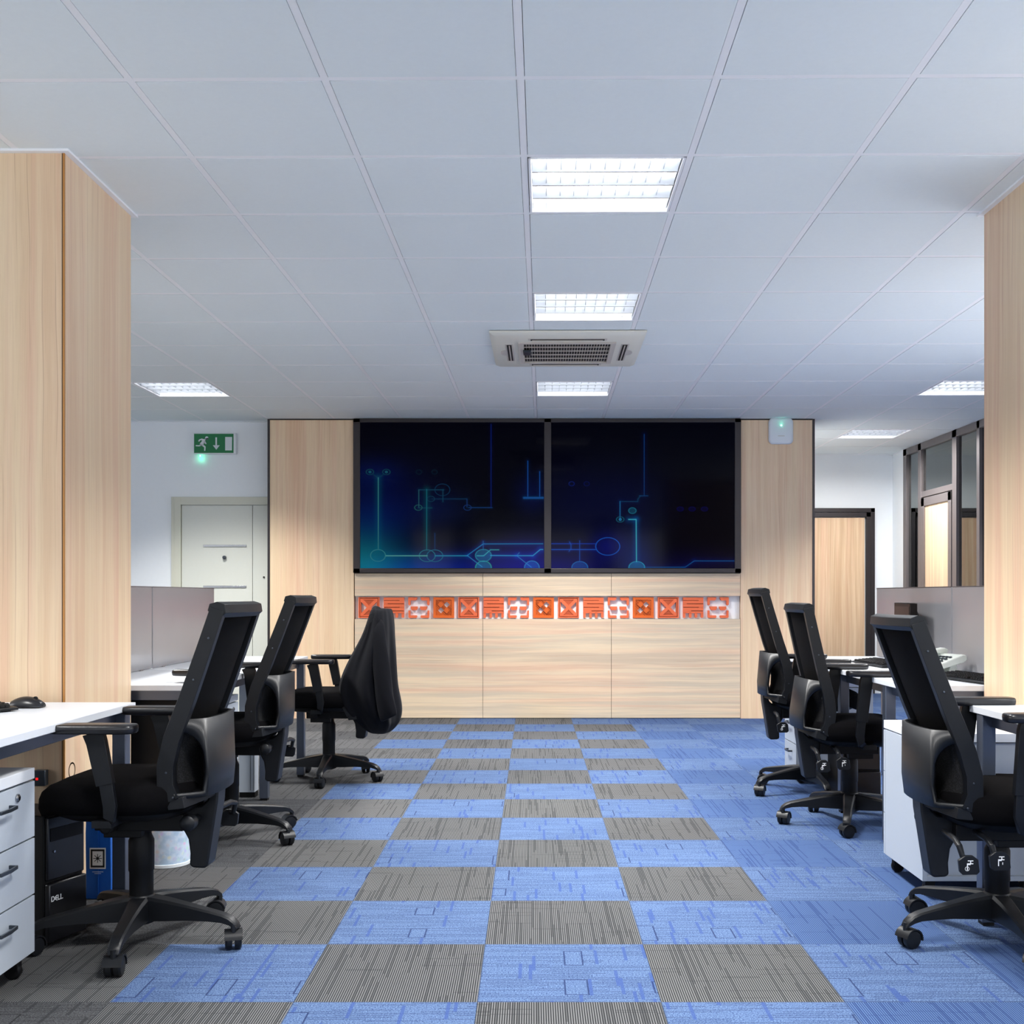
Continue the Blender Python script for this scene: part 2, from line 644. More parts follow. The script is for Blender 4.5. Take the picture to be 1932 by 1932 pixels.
m = MB()
for c in range(-8, 16):
    a = c * CS
    b0, b1 = -11 * CS, (11.2 if c < 7 else 15.2) * CS
    m.rings([[cg(a - .024, b0, z), cg(a, b0, z), cg(a, b1, z), cg(a - .024, b1, z)] for z in (CZ + .001, CZ + .03)])
for r in range(-11, 17):
    b = r * CS
    a0 = (-7 if r < 12 else 7) * CS
    m.rings([[cg(a0, b, z), cg(14 * CS, b, z), cg(14 * CS, b + .024, z), cg(a0, b + .024, z)] for z in (CZ + .0015, CZ + .03)])
tag(m.build('ceiling_grid_bars', 'tbar', smooth=0), 'white metal grid bars between the ceiling tiles', 'ceiling', kind='structure')
m = MB().box(XL - .2, 6.8, YN - .2, 12.9, CZ + .14, CZ + .2)
tag(m.build('ceiling_slab', 'shadow_gap', smooth=0), 'dark slab above the suspended ceiling', 'ceiling', kind='structure')

# walls -------------------------------------------------------------------
CH = CZ + .14
def window_wall(x0, x1, y0, y1, ys, w=1.8, z0=.85, z1=2.45):
    m = MB().box(x0, x1, y0, y1, 0, z0).box(x0, x1, y0, y1, z1, CH)
    e = [y0] + [q for y in ys for q in (y - w / 2, y + w / 2)] + [y1]
    for a, b in zip(e[::2], e[1::2]):
        m.box(x0, x1, a, b, z0, z1)
    return m


struct('wall_left')(window_wall(XL - .12, XL, YN, YL, (.6, 3.4, 6.2, 8.6)), 'wall', smooth=0)
struct('wall_back_left', 'white wall behind the left desks with an escape door')(MB().box(XL - .12, -2.376, YL, YL + .12, 0, CH), 'wall', smooth=0)
m = MB().box(2.53, XR, YR, YR + .12, 0, CH)
struct('wall_back_right', 'white corridor end wall right of the wood panelled block')(m, 'wall', smooth=0)
m = window_wall(XR, XR + .12, YN, 7.6, (.2, 3.0, 5.8)).box(XR, XR + .12, 12.06, YR + .12, 0, CH)
struct('wall_right', 'white side wall beside the glazed partition')(m, 'wall', smooth=0)
m = MB()
for a, b in ((XL, -4.15), (-1.65, -1.25), (1.25, 1.65), (4.15, 6.6)):
    m.box(a, b, YN - .12, YN, 0, CH)
m.box(XL, 6.6, YN - .12, YN, 0, .7).box(XL, 6.6, YN - .12, YN, 2.5, CH)
struct('wall_rear')(m, 'wall', smooth=0)
# perimeter trim at the ceiling
m = MB().box(XL, -2.39, YL - .022, YL, CZ - .004, CZ + .02).box(2.54, XR, YR - .022, YR, CZ - .004, CZ + .02)
m.box(XR - .022, XR, 12.06, YR, CZ - .004, CZ + .02)
tag(m.build('trim_1', 'tbar', smooth=0), 'white edge trim where ceiling meets walls', 'trim', kind='structure')

# room behind the glazed partition
m = MB().box(XR + .12, 6.6, YR, YR + .12, 0, CH).box(6.6, 6.72, 7.5, YR + .12, 0, CH).box(XR + .12, 6.6, 7.48, 7.6, 0, CH)
struct('wall_office', 'wall of the unlit office behind the glass partition')(m, 'wall', smooth=0)

# wood-panelled block ------------------------------------------------------
U = 210.05
X = lambda u: (u - 1004) / U
Z = lambda v: HC + (1123.4 - v) / U
blk0, blk1 = X(509), X(1533)
m = MB()
m.box(blk0, X(667.5), YB, YB + .2, 0, CZ - .003)
m.box(X(1397.5), blk1, YB, YB + .2, 0, CZ - .003)
struct('wall_back_panelling', 'pale wood wall panels with vertical grain beside the video wall')(m, 'wood_v', smooth=0)
m = MB()
g = .0035
for a, b in ((669, 911), (911, 1153.5), (1153.5, 1397)):
    m.box(X(a) + g / 2, X(b) - g / 2, YB, YB + .03, 0.006, Z(1168))
    m.box(X(a) + g / 2, X(b) - g / 2, YB, YB + .03, Z(1124.5), Z(1082))
struct('wall_back_lower_panel', 'pale wood panels with horizontal grain below the video wall')(m, 'wood_h', smooth=0)
m = MB().box(X(667.5), X(1397.5), YB + .1, YB + .2, 0, CZ - .003).box(X(667.5), X(1397.5), YB + .03, YB + .1, 0, Z(1168) - .003)
m.box(X(667.5), X(1397.5), YB + .03, YB + .1, Z(1123), CZ - .003)
m.mat(1).box(X(669), X(1397), YB + .045, YB + .1, Z(1168), Z(1124.5))
struct('wall_back_core', 'white recessed niche holding the orange tiles')(m, ['shadow_gap', 'trim_white'], smooth=0)
m = MB().box(X(505), X(509.3), YB - .006, YB + .2, 0, CZ - .003).box(X(1532.7), X(1537), YB - .006, YB + .2, 0, CZ - .003)
tag(m.build('trim_2', 'dark_metal', smooth=0), 'dark aluminium edge strips of the wood panelled block', 'trim', kind='structure')
struct('wall_block_side', 'white side of the panelled block along the corridor')(MB().box(2.40, 2.53, YB + .2, YR, 0, CH), 'wall', smooth=0)
m = MB().box(blk0, blk1, YB - .004, YB, CZ - .012, CZ - .001)
tag(m.build('trim_3', 'shadow_gap', smooth=0), 'thin dark shadow line under the ceiling above the panels', 'trim', kind='structure')

# columns -------------------------------------------------------------------
for (x0, x1, y0, y1), nm, lb in zip(COLS, ('column_left', 'column_right'),
                                    ('wood clad square column behind the near left desk', 'wood clad square column behind the near right chair')):
    m = MB().box(x0, x1, y0, y1, 0, CZ - .002)
    e = x1 if x1 < 0 else x0
    sgn = 1 if x1 < 0 else -1
    m.mat(1).box(e - .006 if sgn > 0 else e - .001, e + .001 if sgn > 0 else e + .006, y0 - .002, y0 + .004, 0, CZ - .004)
    m.mat(2).box(e - .009 if sgn > 0 else e + .006, e - .006 if sgn > 0 else e + .009, y0 - .0015, y0 + .01, 0, CZ - .004)
    struct(nm, lb, 'column')(m, ['wood_v', 'gold', 'shadow_gap'], smooth=0)
    m = MB()
    t = .022
    m.box(x0 - t, x1 + t, y0 - t, y0, CZ - .008, CZ + .012)
    m.box(x0 - t, x1 + t, y1, y1 + t, CZ - .008, CZ + .012)
    m.box(x0 - t, x0, y0, y1, CZ - .008, CZ + .012).box(x1, x1 + t, y0, y1, CZ - .008, CZ + .012)
    tag(m.build('trim_4' if x1 < 0 else 'trim_5', 'tbar', smooth=0), 'white ceiling trim around the %s column' % ('left' if x1 < 0 else 'right'), 'trim', kind='structure')

# left white door ------------------------------------------------------------
XD = lambda u: (u - 1004) / 206.3
ZD = lambda v: HC + (1123.4 - v) / 206.3
d = thing('door_1', 'cream double-panel escape door under the green exit sign', 'door', (XD(430), YL, 0))
d['kind'] = 'structure'
ox = XD(430)
lx = lambda u: XD(u) - ox
zt = ZD(938)
m = MB().box(lx(325), lx(343), -.03, 0, 0, zt).box(lx(343), .5, -.03, 0, ZD(953), zt)
m.box(lx(328), lx(331), -.034, -.03, 0, zt - .01)
m.build('door_frame', 'door_frame', d, bevel=.004)
m = MB().box(lx(344), lx(477), -.018, 0, 0, ZD(954)).box(lx(478), .49, -.018, 0, 0, ZD(954))
m.build('door_panel', 'door_white', d, bevel=.002)
for v in (1030, 1107):
    MB().box(lx(385), lx(466), -.026, -.018, ZD(v + 2), ZD(v - 2)).build('door_inlay_bar', 'chrome', d, bevel=.001)
MB().lathe([(.001, -.05), (.016, -.048), (.018, -.03), (.01, -.018)], (lx(425.5), 0, ZD(1052)), 20, 1).build('door_knob', 'handle', d)
MB().lathe([(.001, -.03), (.008, -.028), (.008, -.018)], (lx(499), 0, ZD(1089)), 16, 1).build('keyhole', 'shadow_gap', d)

# exit sign --------------------------------------------------------------------
s = thing('exit_sign', 'green escape sign with running man, down arrow and door symbol', 'sign', (XD(408), YL, ZD(838)))
W, Hh = XD(448) - XD(368), ZD(818) - ZD(858)
MB().box(-W / 2, W / 2, -.05, 0, -Hh / 2, Hh / 2).build('sign_housing', 'access', s, bevel=.006)
MB().box(-W / 2 + .008, W / 2 - .022, -.053, -.05, -Hh / 2 + .010, Hh / 2 - .010).build('sign_panel', 'green_sign', s)


def sp(u, v):          # photo crop pixels (340..680 crop) to sign coordinates
    return ((340 + u / 5.682) - 408) / 206.3, (838 - (780 + v / 5.682)) / 206.3


m = MB()
hx, hz = sp(306, 270)
m.lathe([(.0155, -.0545), (.0155, -.053)], (hx - .002, 0, hz - .003), 18, 1)
for poly in ([(250, 278), (290, 290), (268, 345), (238, 352), (228, 335), (252, 305)],      # torso
             [(250, 278), (222, 288), (212, 306), (222, 312), (234, 298), (256, 296)],      # rear arm
             [(285, 292), (312, 288), (325, 278), (318, 272), (300, 276), (280, 280)],      # front arm
             [(284, 300), (300, 332), (296, 340), (270, 322)],
             [(236, 338), (222, 350), (186, 348), (186, 360), (228, 362), (252, 350)],      # trailing leg
             [(262, 340), (292, 364), (288, 408), (276, 410), (276, 372), (246, 352)]):      # leading leg
    m.prism([sp(*q) for q in poly], -.0545, -.053)
m.build('running_figure', 'sign_white', s, smooth=0)
MB().prism([sp(*q) for q in [(396, 266), (412, 266), (412, 350), (442, 350), (405, 397), (368, 350), (396, 350)]], -.0545, -.053).build('down_arrow', 'sign_white', s, smooth=0)
MB().prism([sp(*q) for q in [(500, 262), (574, 262), (572, 405), (500, 405)]], -.0545, -.053).build('door_symbol', 'sign_white', s, smooth=0)
MB().lathe([(.006, -.03), (.006, -.018), (.002, -.016)], (sp(225, 445)[0], -.03, -Hh / 2 + .01), 12, 2).build('status_light', 'led_green', s)
gl = bpy.data.lights.new('status_glow', 'POINT')
gl.energy = .06
gl.color = (.05, 1, .5)
gl.shadow_soft_size = .006
go = bpy.data.objects.new('status_glow', gl)
COL.objects.link(go)
go.location = (XD(380), YL - .03, ZD(866))

# right wooden door --------------------------------------------------------------
XE = lambda u: (u - 1004) / 167.2
ZE = lambda v: HC + (1123.4 - v) / 167.2
d = thing('door_2', 'pale wood corridor door in a dark brown frame', 'door', (3.3, YR, 0))
d['kind'] = 'structure'
m = MB()
for (o, t, dd) in ((0, .045, .035), (.05, .05, .05)):
    x1, z1 = XE(1649) - 3.3 - o, ZE(959) - o
    x0 = -.47 + o - .12
    m.box(x1 - t, x1, -dd, 0, 0, z1).box(x0, x0 + t, -dd, 0, 0, z1).box(x0, x1, -dd, 0, z1 - t, z1)
m.build('door_frame', 'dark_metal', d, bevel=.002)
MB().box(-.5, XE(1630) - 3.3, -.025, 0, 0, ZE(977)).build('door_leaf', 'wood_door', d)
m = MB().cbox((-.4, -.05, 1.02), (.12, .015, .02)).cbox((-.44, -.035, 1.02), (.03, .03, .03))
m.build('door_handle', 'chrome', d, bevel=.003)

# glazed partition -----------------------------------------------------------------
gp = thing('glazed_partition', 'dark framed glass partition with a wood door at right', 'partition', (XR, 0, 0))
gp['kind'] = 'structure'
yy = lambda u: XR * 2090 / (u - 1004)
ZT = CZ - .004
posts = [(yy(1709), yy(1715)), (yy(1737), yy(1743)), (yy(1802), yy(1810)), (yy(1848.5), yy(1854)), (9.0, 8.94), (7.66, 7.6)]
m = MB()
for a, b in posts:
    m.box(-.03, .03, b, a, 0, ZT)
y_a, y_b = posts[0][0], 7.6
m.box(-.03, .03, y_b, y_a, ZT - .07, ZT).box(-.03, .03, y_b, posts[2][1], 0, .08).box(-.03, .03, posts[1][1], y_a, 0, .08)
DT = 2.12
m.box(-.029, .029, posts[2][0], posts[1][1], DT, DT + .06)
m.build('partition_frame', 'grey_frame', gp, bevel=.002)
dl = MB()
ya, yb = posts[1][1] - .012, posts[2][0] + .012
dl.box(-.035, .025, ya - .085, ya, .01, DT - .01).box(-.035, .025, yb, yb + .085, .01, DT - .01)
dl.box(-.035, .025, yb, ya, DT - .095, DT - .01).box(-.035, .025, yb, ya, .01, .1)
lf = dl.build('door_frame', 'grey_frame', gp, bevel=.002)
MB().box(-.02, .02, yb + .08, ya - .08, .1, DT - .095).build('door_leaf', 'wood_door', gp)
m = MB().cbox((-.06, yb + .12, 1.02), (.015, .13, .02)).cbox((-.04, yb + .05, 1.02), (.04, .03, .03))
m.build('door_handle', 'chrome', gp, bevel=.003)
for (a, b, z0, z1) in ((posts[0][1], posts[1][0], .08, ZT - .07), (posts[1][1], posts[2][0], DT + .06, ZT - .07),
                       (posts[2][1], posts[3][0], .08, ZT - .07), (posts[3][1], posts[4][0], .08, ZT - .07), (posts[4][1], posts[5][0], .08, ZT - .07)):
    MB().box(-.003, .003, b, a, z0, z1).build('glass_pane', 'glass', gp, smooth=0)

# ------------------------------------------------------------------ ceiling lights
WARMW = (1.0, 0.985, 0.96)


def make_light():
    t = thing('ceiling_light', '', 'ceiling light')
    h = CS - .03
    o = MB()
    for (x0, x1, y0, y1) in ((-h / 2, h / 2, -h / 2, -h / 2 + .008), (-h / 2, h / 2, h / 2 - .008, h / 2), (-h / 2, -h / 2 + .008, -h / 2, h / 2), (h / 2 - .008, h / 2, -h / 2, h / 2)):
        o.box(x0, x1, y0, y1, -.002, .1)
    o.box(-h / 2, h / 2, -h / 2, h / 2, .1, .106)
    o.build('housing', 'tbar', t, smooth=0)
    hh = h / 2 - .012
    for k in range(4):
        y = -hh + (k + .5) * 2 * hh / 4
        MB().lathe([(.013, -hh + .02), (.013, hh - .02)], (0, y, .072), 12, 0).build('fluorescent_tube', tube_mat, t)
    lv = MB()
    for k in range(1, 4):
        y = -hh + k * 2 * hh / 4
        lv.prism([(y - .005, .004), (y + .005, .004), (y + .012, .045), (y - .012, .045)], -hh, hh, 0)
    for k in range(11):
        x = -hh + k * 2 * hh / 10
        lv.box(x - .0008, x + .0008, -hh, hh, .012, .042)
    lv.build('louvre', louvre_mat, t, smooth=0)
    return t


tube_mat = glow('fluorescent_tube_light', (250, 252, 255), 15.0)
louvre_mat = NT('mirror_louvre', 0.3, 0.6, (0.55, 0.58, 0.62, 1)).m
refl = {(3, 1): 'large square louvred ceiling light nearest the viewer, above the aisle',
        (3, 4): 'louvred ceiling light just in front of the air conditioning cassette',
        (3, 8): 'louvred ceiling light just behind the air conditioning cassette',
        (-2, 8): 'louvred ceiling light at far left beside the left column',
        (8, 8): 'louvred ceiling light cut off by the right column',
        (8, 12): 'small distant louvred ceiling light over the right corridor'}
proto = None
for c, r in LIGHTS:
    loc = cg((c + .5) * CS - .012, (r + .5) * CS + .012, CZ)
    if proto is None:
        proto = t = make_light()
        t.location = loc
    else:
        t = copy_tree(proto, loc=loc)
    t['label'] = refl.get((c, r), 'square louvred ceiling light outside the picture')
    t['group'] = 'square louvred ceiling lights'
    t.rotation_euler = (0, 0, CA)
    pw, spd = {(8, 12): (.8, 165), (-2, 4): (1.6, 125), (8, 4): (1.4, 125)}.get((c, r), (1, 118))
    area_lamp('ceiling_lamp', (loc[0], loc[1], CZ - .001), (0, 0, CA), .53, .53, LAMP_W * pw, WARMW, spd)

# air-conditioning cassette ----------------------------------------------------
ac = thing('air_conditioner', 'cream square ceiling cassette unit with a central grille', 'air conditioner', (.219, 7.09, CZ), CA)
m = MB()
w = .472
m.rings([[(x * a, y * a, z) for x, y in ((-w, -w), (w, -w), (w, w), (-w, w))] for a, z in ((1, -.004), (1, -.014), (.93, -.032), (.62, -.034))], cap=False)
m.rings([[(x * a, y * a, z) for x, y in ((-w, -w), (w, -w), (w, w), (-w, w))] for a, z in ((.62, -.034), (.60, -.028))], cap=False)
m.build('fascia', 'cream', ac, smooth=30)
for k in range(4):
    rm = Matrix.Rotation(k * PI / 2, 4, 'Z')
    m = MB()
    m.v = []
    m.mat(0).box(-.24, .24, .335, .385, -.0345, -.030)
    m.mat(1).box(-.225, .225, .345, .375, -.037, -.034)
    m.mat(0).box(-.215, .215, .356, .362, -.041, -.036)
    m.v = [tuple(rm @ Vector(v)) for v in m.v]
    m.build('air_outlet', ['grille', 'void'], ac, smooth=0)
    m = MB()
    m.lathe([(.03, -.036), (.03, -.033)], (0, .39, 0), 24, 2)
    m.v = [tuple(rm @ Vector((v[0] * 2.4, v[1] * 1.0, v[2]))) for v in m.v]
    if k in (1, 3):
        m.build('outlet_scoop', 'grille', ac, smooth=0)
MB().box(-.28, .28, -.28, .28, -.030, -.018).build('intake_recess', 'void', ac, smooth=0)
m = MB()
for k in range(33):
    x = -.27 + k * .54 / 32
    m.box(x - .0014, x + .0014, -.27, .27, -.036, -.032)
for k in range(6):
    y = -.27 + k * .54 / 5
    m.box(-.27, .27, y - .002, y + .002, -.0375, -.031)
for a, b, c_, d_ in ((-.3, .3, -.3, -.27), (-.3, .3, .27, .3), (-.3, -.27, -.27, .27), (.27, .3, -.27, .27)):
    m.box(a, b, c_, d_, -.042, -.03)
m.build('intake_grille', 'grille', ac, smooth=0)
MB().cbox((-.25, -.08, -.05), (.05, .10, .016)).build('sensor_box', 'handle', ac, bevel=.004)

# wireless access point ---------------------------------------------------------
ap = thing('access_point', 'white rounded square wireless device with a green light on the wood panel', 'device', (X(1472.5), YB, Z(814)))


def rrect(w, h, r, n=6):
    out = []
    for cx, cz, a0 in ((w - r, h - r, 0), (-w + r, h - r, 90), (-w + r, -h + r, 180), (w - r, -h + r, 270)):
        for k in range(n + 1):
            a = R(a0 + 90 * k / n)
            out.append((cx + r * math.cos(a), cz + r * math.sin(a)))
    return out


m = MB()
m.rings([[(x * k, yy_, z * k) for x, z in rrect(.11, .117, .04)] for k, yy_ in ((.93, 0), (1, -.006), (1, -.02), (.95, -.03), (.8, -.034))])
m.build('device_shell', 'access', ap, smooth=50)
MB().lathe([(.0075, -.037), (.0075, -.033)], (0, 0, .05), 16, 1).build('status_light', 'led_green', ap)
MB().tube([(-.02, -.01, .113), (-.05, -.02, .125), (-.01, -.03, .131), (.03, -.02, .128), (.05, -.005, .122)], .004, 6).build('cable', 'print_black', ap)
MB().rings([[(x, y_, -.045 + z) for x, z in rrect(.03, .003, .002, 2)] for y_ in (-.0348, -.033)]).build('emblem', 'grille', ap)
gl2 = bpy.data.lights.new('device_glow', 'POINT')
gl2.energy = .02
gl2.color = (.05, 1, .5)
gl2.shadow_soft_size = .006
go = bpy.data.objects.new('device_glow', gl2)
COL.objects.link(go)
go.location = (X(1472.5), YB - .06, Z(800))

# ------------------------------------------------------------------ video wall
vw = thing('video_wall', 'wide black framed video wall of two dark blue displays', 'screen', (X(1032), YB, Z(935)))
vx = lambda u: X(u) - X(1032)
vz = lambda v: Z(v) - Z(935)
zt_ = CZ - .004 - Z(935)
m = MB()
m.box(vx(667.5), vx(1397), -.035, .02, vz(1081), vz(1072.5)).box(vx(667.5), vx(1397), -.035, .02, vz(798), zt_)
m.box(vx(667.5), vx(680.5), -.035, .02, vz(1081), zt_).box(vx(1385), vx(1397), -.035, .02, vz(1081), zt_)
m.box(vx(1026.5), vx(1040), -.035, .02, vz(1081), zt_)
m.build('screen_frame', 'dark_metal', vw, bevel=.003)


def display(u0, u1, v0, v1, strokes, circles, blobs):
    W_, H_ = int((u1 - u0)), int((v1 - v0))
    K = 1.5
    nx, ny = int(W_ * K), int(H_ * K)
    uu = u0 + (np.arange(nx) + .5) / K
    vv = v0 + (np.arange(ny) + .5) / K
    UU, VV = np.meshgrid(uu, vv)
    C_ = np.zeros((ny, nx, 3))
    f = lambda c: np.array(lin(*c)[:3])
    C_ += f((2, 2, 12))
    for bu, bv, su, sv, col in blobs:
        g_ = np.exp(-(((UU - bu) / su) ** 2 + ((VV - bv) / sv) ** 2))
        C_ += g_[..., None] * f(col)
    for (pts, col, wdt, halo, hcol) in strokes:
        for (a, b) in zip(pts[:-1], pts[1:]):
            a, b = np.array(a, float), np.array(b, float)
            d_ = b - a
            t_ = np.clip(((UU - a[0]) * d_[0] + (VV - a[1]) * d_[1]) / max(d_ @ d_, 1e-6), 0, 1)
            dist = np.hypot(UU - a[0] - t_ * d_[0], VV - a[1] - t_ * d_[1])
            C_ = np.maximum(C_, np.exp(-(dist / (wdt * .8)) ** 2)[..., None] * f(col))
            C_ += np.exp(-(dist / halo) ** 2)[..., None] * f(hcol)
    for (cu, cv, ru, rv, col, dots) in circles:
        q = np.hypot((UU - cu) / ru, (VV - cv) / rv)
        C_ = np.maximum(C_, np.exp(-((q - 1) * ru / .9) ** 2)[..., None] * f(col))
        if dots:
            dd = ((np.floor(UU / 1.5) + np.floor(VV / 1.5)) % 2) * (q < 1)
            C_ += (dd * .5 + (q < 1) * .35)[..., None] * f(col) * .5
    # mesh grid, one face per cell corner colours
    xs = [vx(u0 + i * W_ / (nx - 1)) for i in range(nx)]
    zs = [vz(v0 + j * H_ / (ny - 1)) for j in range(ny)]
    me = bpy.data.meshes.new('display_panel')
    co = np.zeros((ny, nx, 3))
    co[..., 0] = np.array(xs)[None, :]
    co[..., 1] = -.022
    co[..., 2] = np.array(zs)[:, None]
    idx = np.arange(nx * ny).reshape(ny, nx)
    q = np.stack([idx[:-1, :-1], idx[1:, :-1], idx[1:, 1:], idx[:-1, 1:]], -1).reshape(-1, 4)
    me.vertices.add(nx * ny)
    me.vertices.foreach_set('co', co.ravel())
    me.loops.add(q.size)
    me.loops.foreach_set('vertex_index', q.ravel())
    me.polygons.add(len(q))
    me.polygons.foreach_set('loop_start', np.arange(0, q.size, 4))
    me.polygons.foreach_set('loop_total', np.full(len(q), 4))
    me.update()
    ca = me.color_attributes.new('picture', 'FLOAT_COLOR', 'POINT')
    ca.data.foreach_set('color', np.concatenate([C_, np.ones((ny, nx, 1))], -1).ravel())
    me.materials.append(disp_mat)
    o = bpy.data.objects.new('display_panel', me)
    COL.objects.link(o)
    o.parent = vw
    return o


n_ = NT('display_picture', 0.08, 0, (0.0, 0.0, 0.0, 1), 0.06)
at = n_.N.new('ShaderNodeAttribute')
at.attribute_name = 'picture'
n_.L.new(at.outputs['Color'], n_.b.inputs['Emission Color'])
n_.b.inputs['Emission Strength'].default_value = 0.7
disp_mat = n_.m
LP = lambda *p: [(660 + a / 5.084, 780 + b / 5.084) for a, b in p]
RP = lambda *p: [(1020 + a / 4.954, 780 + b / 4.954) for a, b in p]
T1, T2, B1, H1, H2 = (60, 150, 160), (30, 110, 130), (30, 90, 190), (0, 42, 44), (0, 16, 60)
H0 = (0, 14, 26)
L_str = [
    (LP((278, 620), (278, 1300)), (60, 130, 140), .9, 7, H1),
    (LP((232, 590), (278, 620), (325, 590)), (10, 60, 80), .8, 4, H0),
    (LP((350, 1365), (745, 1365)), (90, 175, 175), 1.1, 7, H1),
    (LP((740, 730), (740, 1310)), (20, 100, 120), .9, 6, H1),
    (LP((665, 735), (905, 735)), (20, 70, 100), .8, 3, H0),
    (LP((665, 735), (665, 900)), (40, 95, 110), .8, 4, H0),
    (LP((660, 908), (790, 908)), (20, 80, 95), .8, 4, H0),
    (LP((790, 822), (1125, 822)), (14, 50, 90), .8, 3, H0),
    (LP((895, 735), (895, 850)), (20, 70, 100), .8, 3, H0),
    (LP((1125, 822), (1125, 900)), (20, 50, 120), .8, 3, H0),
    (LP((1140, 905), (1365, 905)), (20, 60, 125), .8, 3, H0),
    (LP((1355, 110), (1355, 905)), (10, 30, 110), .9, 4, (0, 2, 26)),
    (LP((1706, 460), (1706, 800)), (20, 80, 170), .8, 4, (0, 14, 40)),
    (LP((1820, 560), (1820, 800)), (20, 80, 170), .8, 4, (0, 14, 40)),
    (LP((1670, 812), (1850, 812)), (20, 80, 150), 2.6, 5, (0, 20, 48)),
    (LP((818, 1150), (818, 1310)), (10, 50, 110), .8, 3, H0),
    (LP((820, 1365), (1135, 1365)), (40, 150, 190), 1.0, 6, (0, 36, 70)),
    (LP((1130, 1360), (1280, 1252), (1850, 1250)), (30, 130, 190), .9, 5, (0, 22, 74)),
    (LP((1135, 1368), (1270, 1470)), (40, 130, 190), .9, 4, (0, 22, 70)),
    (LP((1350, 1362), (1600, 1364), (1755, 1364), (1825, 1305), (1850, 1305)), (50, 160, 220), 1.0, 6, (0, 30, 90)),
    (LP((1600, 1364), (1740, 1475)), (40, 120, 200), .9, 4, (0, 16, 70)),
    (LP((1600, 1364), (1625, 1335)), (40, 120, 200), .8, 3, H2),
    (LP((1280, 1225), (1280, 1310)), (30, 100, 160), .8, 3, H2),
    (LP((1220, 1365), (1285, 1365), (1350, 1308), (1430, 1308)), (60, 170, 180), .9, 4, (0, 26, 60)),
]
L_cir = [(*LP((275, 1362))[0], 14, 11, (50, 140, 150), 0), (*LP((745, 1365))[0], 15, 11, (30, 120, 150), 0), (*LP((818, 1365))[0], 15, 11, (20, 110, 150), 0),
         (*LP((1282, 1362))[0], 15, 11.5, (30, 130, 170), 1), (*LP((1282, 1480))[0], 15, 13, (40, 150, 160), 1), (*LP((1745, 1480))[0], 14, 13, (40, 120, 210), 1),
         (*LP((198, 565))[0], 7, 5, (16, 70, 90), 0), (*LP((355, 565))[0], 7, 5, (16, 70, 90), 0), (*LP((660, 905))[0], 7, 5, (30, 90, 100), 0),
         (*LP((198, 565))[0], 2, 1.6, (20, 90, 110), 1), (*LP((355, 565))[0], 2, 1.6, (20, 90, 110), 1),
         (*LP((665, 565))[0], 5, 4, (8, 34, 54), 0), (*LP((815, 565))[0], 5, 4, (8, 34, 54), 0), (*LP((780, 822))[0], 7, 5, (16, 60, 90), 0),
         (*LP((1130, 905))[0], 7, 5, (16, 50, 110), 0), (*LP((890, 735))[0], 14, 11, (10, 50, 86), 0)]
L_blob = [(684, 1076, 60, 55, (0, 112, 116)), (760, 1085, 90, 32, (0, 60, 130)), (700, 990, 60, 60, (0, 18, 74)), (880, 1085, 120, 34, (0, 8, 120)),
          (1000, 1072, 60, 44, (0, 0, 120)), (705, 895, 50, 26, (0, 10, 56)), (826, 960, 55, 32, (0, 8, 40)), (750, 960, 80, 70, (0, 4, 40)), (1005, 935, 30, 34, (0, 6, 50))]
R_str = [
    (RP((965, 200), (965, 770)), (16, 60, 120), .8, 5, (0, 4, 34)),
    (RP((920, 772), (1000, 772)), (14, 60, 120), .8, 3, H0),
    (RP((740, 825), (905, 825)), (10, 60, 100), .8, 4, (0, 8, 34)),
    (RP((740, 825), (740, 990)), (26, 110, 170), .9, 4, (0, 16, 44)),
    (RP((820, 992), (890, 992), (893, 1385)), (60, 180, 200), 1.1, 6, (0, 44, 84)),
    (RP((905, 825), (908, 800), (930, 775)), (14, 60, 100), .8, 3, H0),
    (RP((100, 1218), (280, 1218)), (16, 70, 190), .8, 4, (0, 8, 60)),
    (RP((100, 1272), (515, 1272)), (22, 90, 200), .9, 4, (0, 10, 70)),
    (RP((280, 1218), (515, 1218)), (14, 60, 180), .8, 3, (0, 4, 50)),
    (RP((270, 1200), (284, 1225), (284, 1265), (265, 1290)), (16, 80, 180), .8, 3, H2),
    (RP((365, 1190), (365, 1385)), (16, 80, 180), .8, 4, (0, 8, 50)),
    (RP((960, 1437), (1345, 1437), (1430, 1378), (1805, 1378)), (16, 84, 150), .9, 5, (0, 10, 50)),
]
R_cir = [(*RP((626, 1243))[0], 22.5, 16.5, (20, 90, 210), 0), (*RP((366, 1440))[0], 15, 11.5, (24, 100, 190), 1), (*RP((896, 1440))[0], 15, 11.5, (30, 140, 190), 1),
         (*RP((742, 992))[0], 7, 5, (20, 90, 120), 0), (*RP((742, 992))[0], 2, 2, (30, 120, 170), 1), (*RP((855, 910))[0], 7, 5.5, (20, 100, 130), 1), (*RP((290, 660))[0], 5, 4, (6, 28, 110), 0),
         (*RP((430, 660))[0], 5, 4, (6, 20, 90), 0), (*RP((1300, 895))[0], 6, 4, (6, 6, 70), 1), (*RP((1410, 895))[0], 6, 4, (6, 6, 70), 1), (*RP((1525, 895))[0], 6, 4, (6, 6, 70), 1)]
R_blob = [(1050, 1085, 90, 38, (0, 0, 110)), (1146, 1031, 30, 24, (0, 4, 90)), (1200, 1060, 30, 50, (0, 24, 84)), (1090, 960, 80, 70, (0, 2, 36)), (1300, 1072, 120, 28, (0, 0, 44)), (1190, 950, 60, 60, (0, 2, 34))]
display(680.5, 1026.5, 798, 1072.5, L_str, L_cir, L_blob)
display(1040, 1385, 798, 1072.5, R_str, R_cir, R_blob)

# ------------------------------------------------------------------ orange niche tiles
TS = .0935                        # half size
FRONT, BACK = -.0, .0


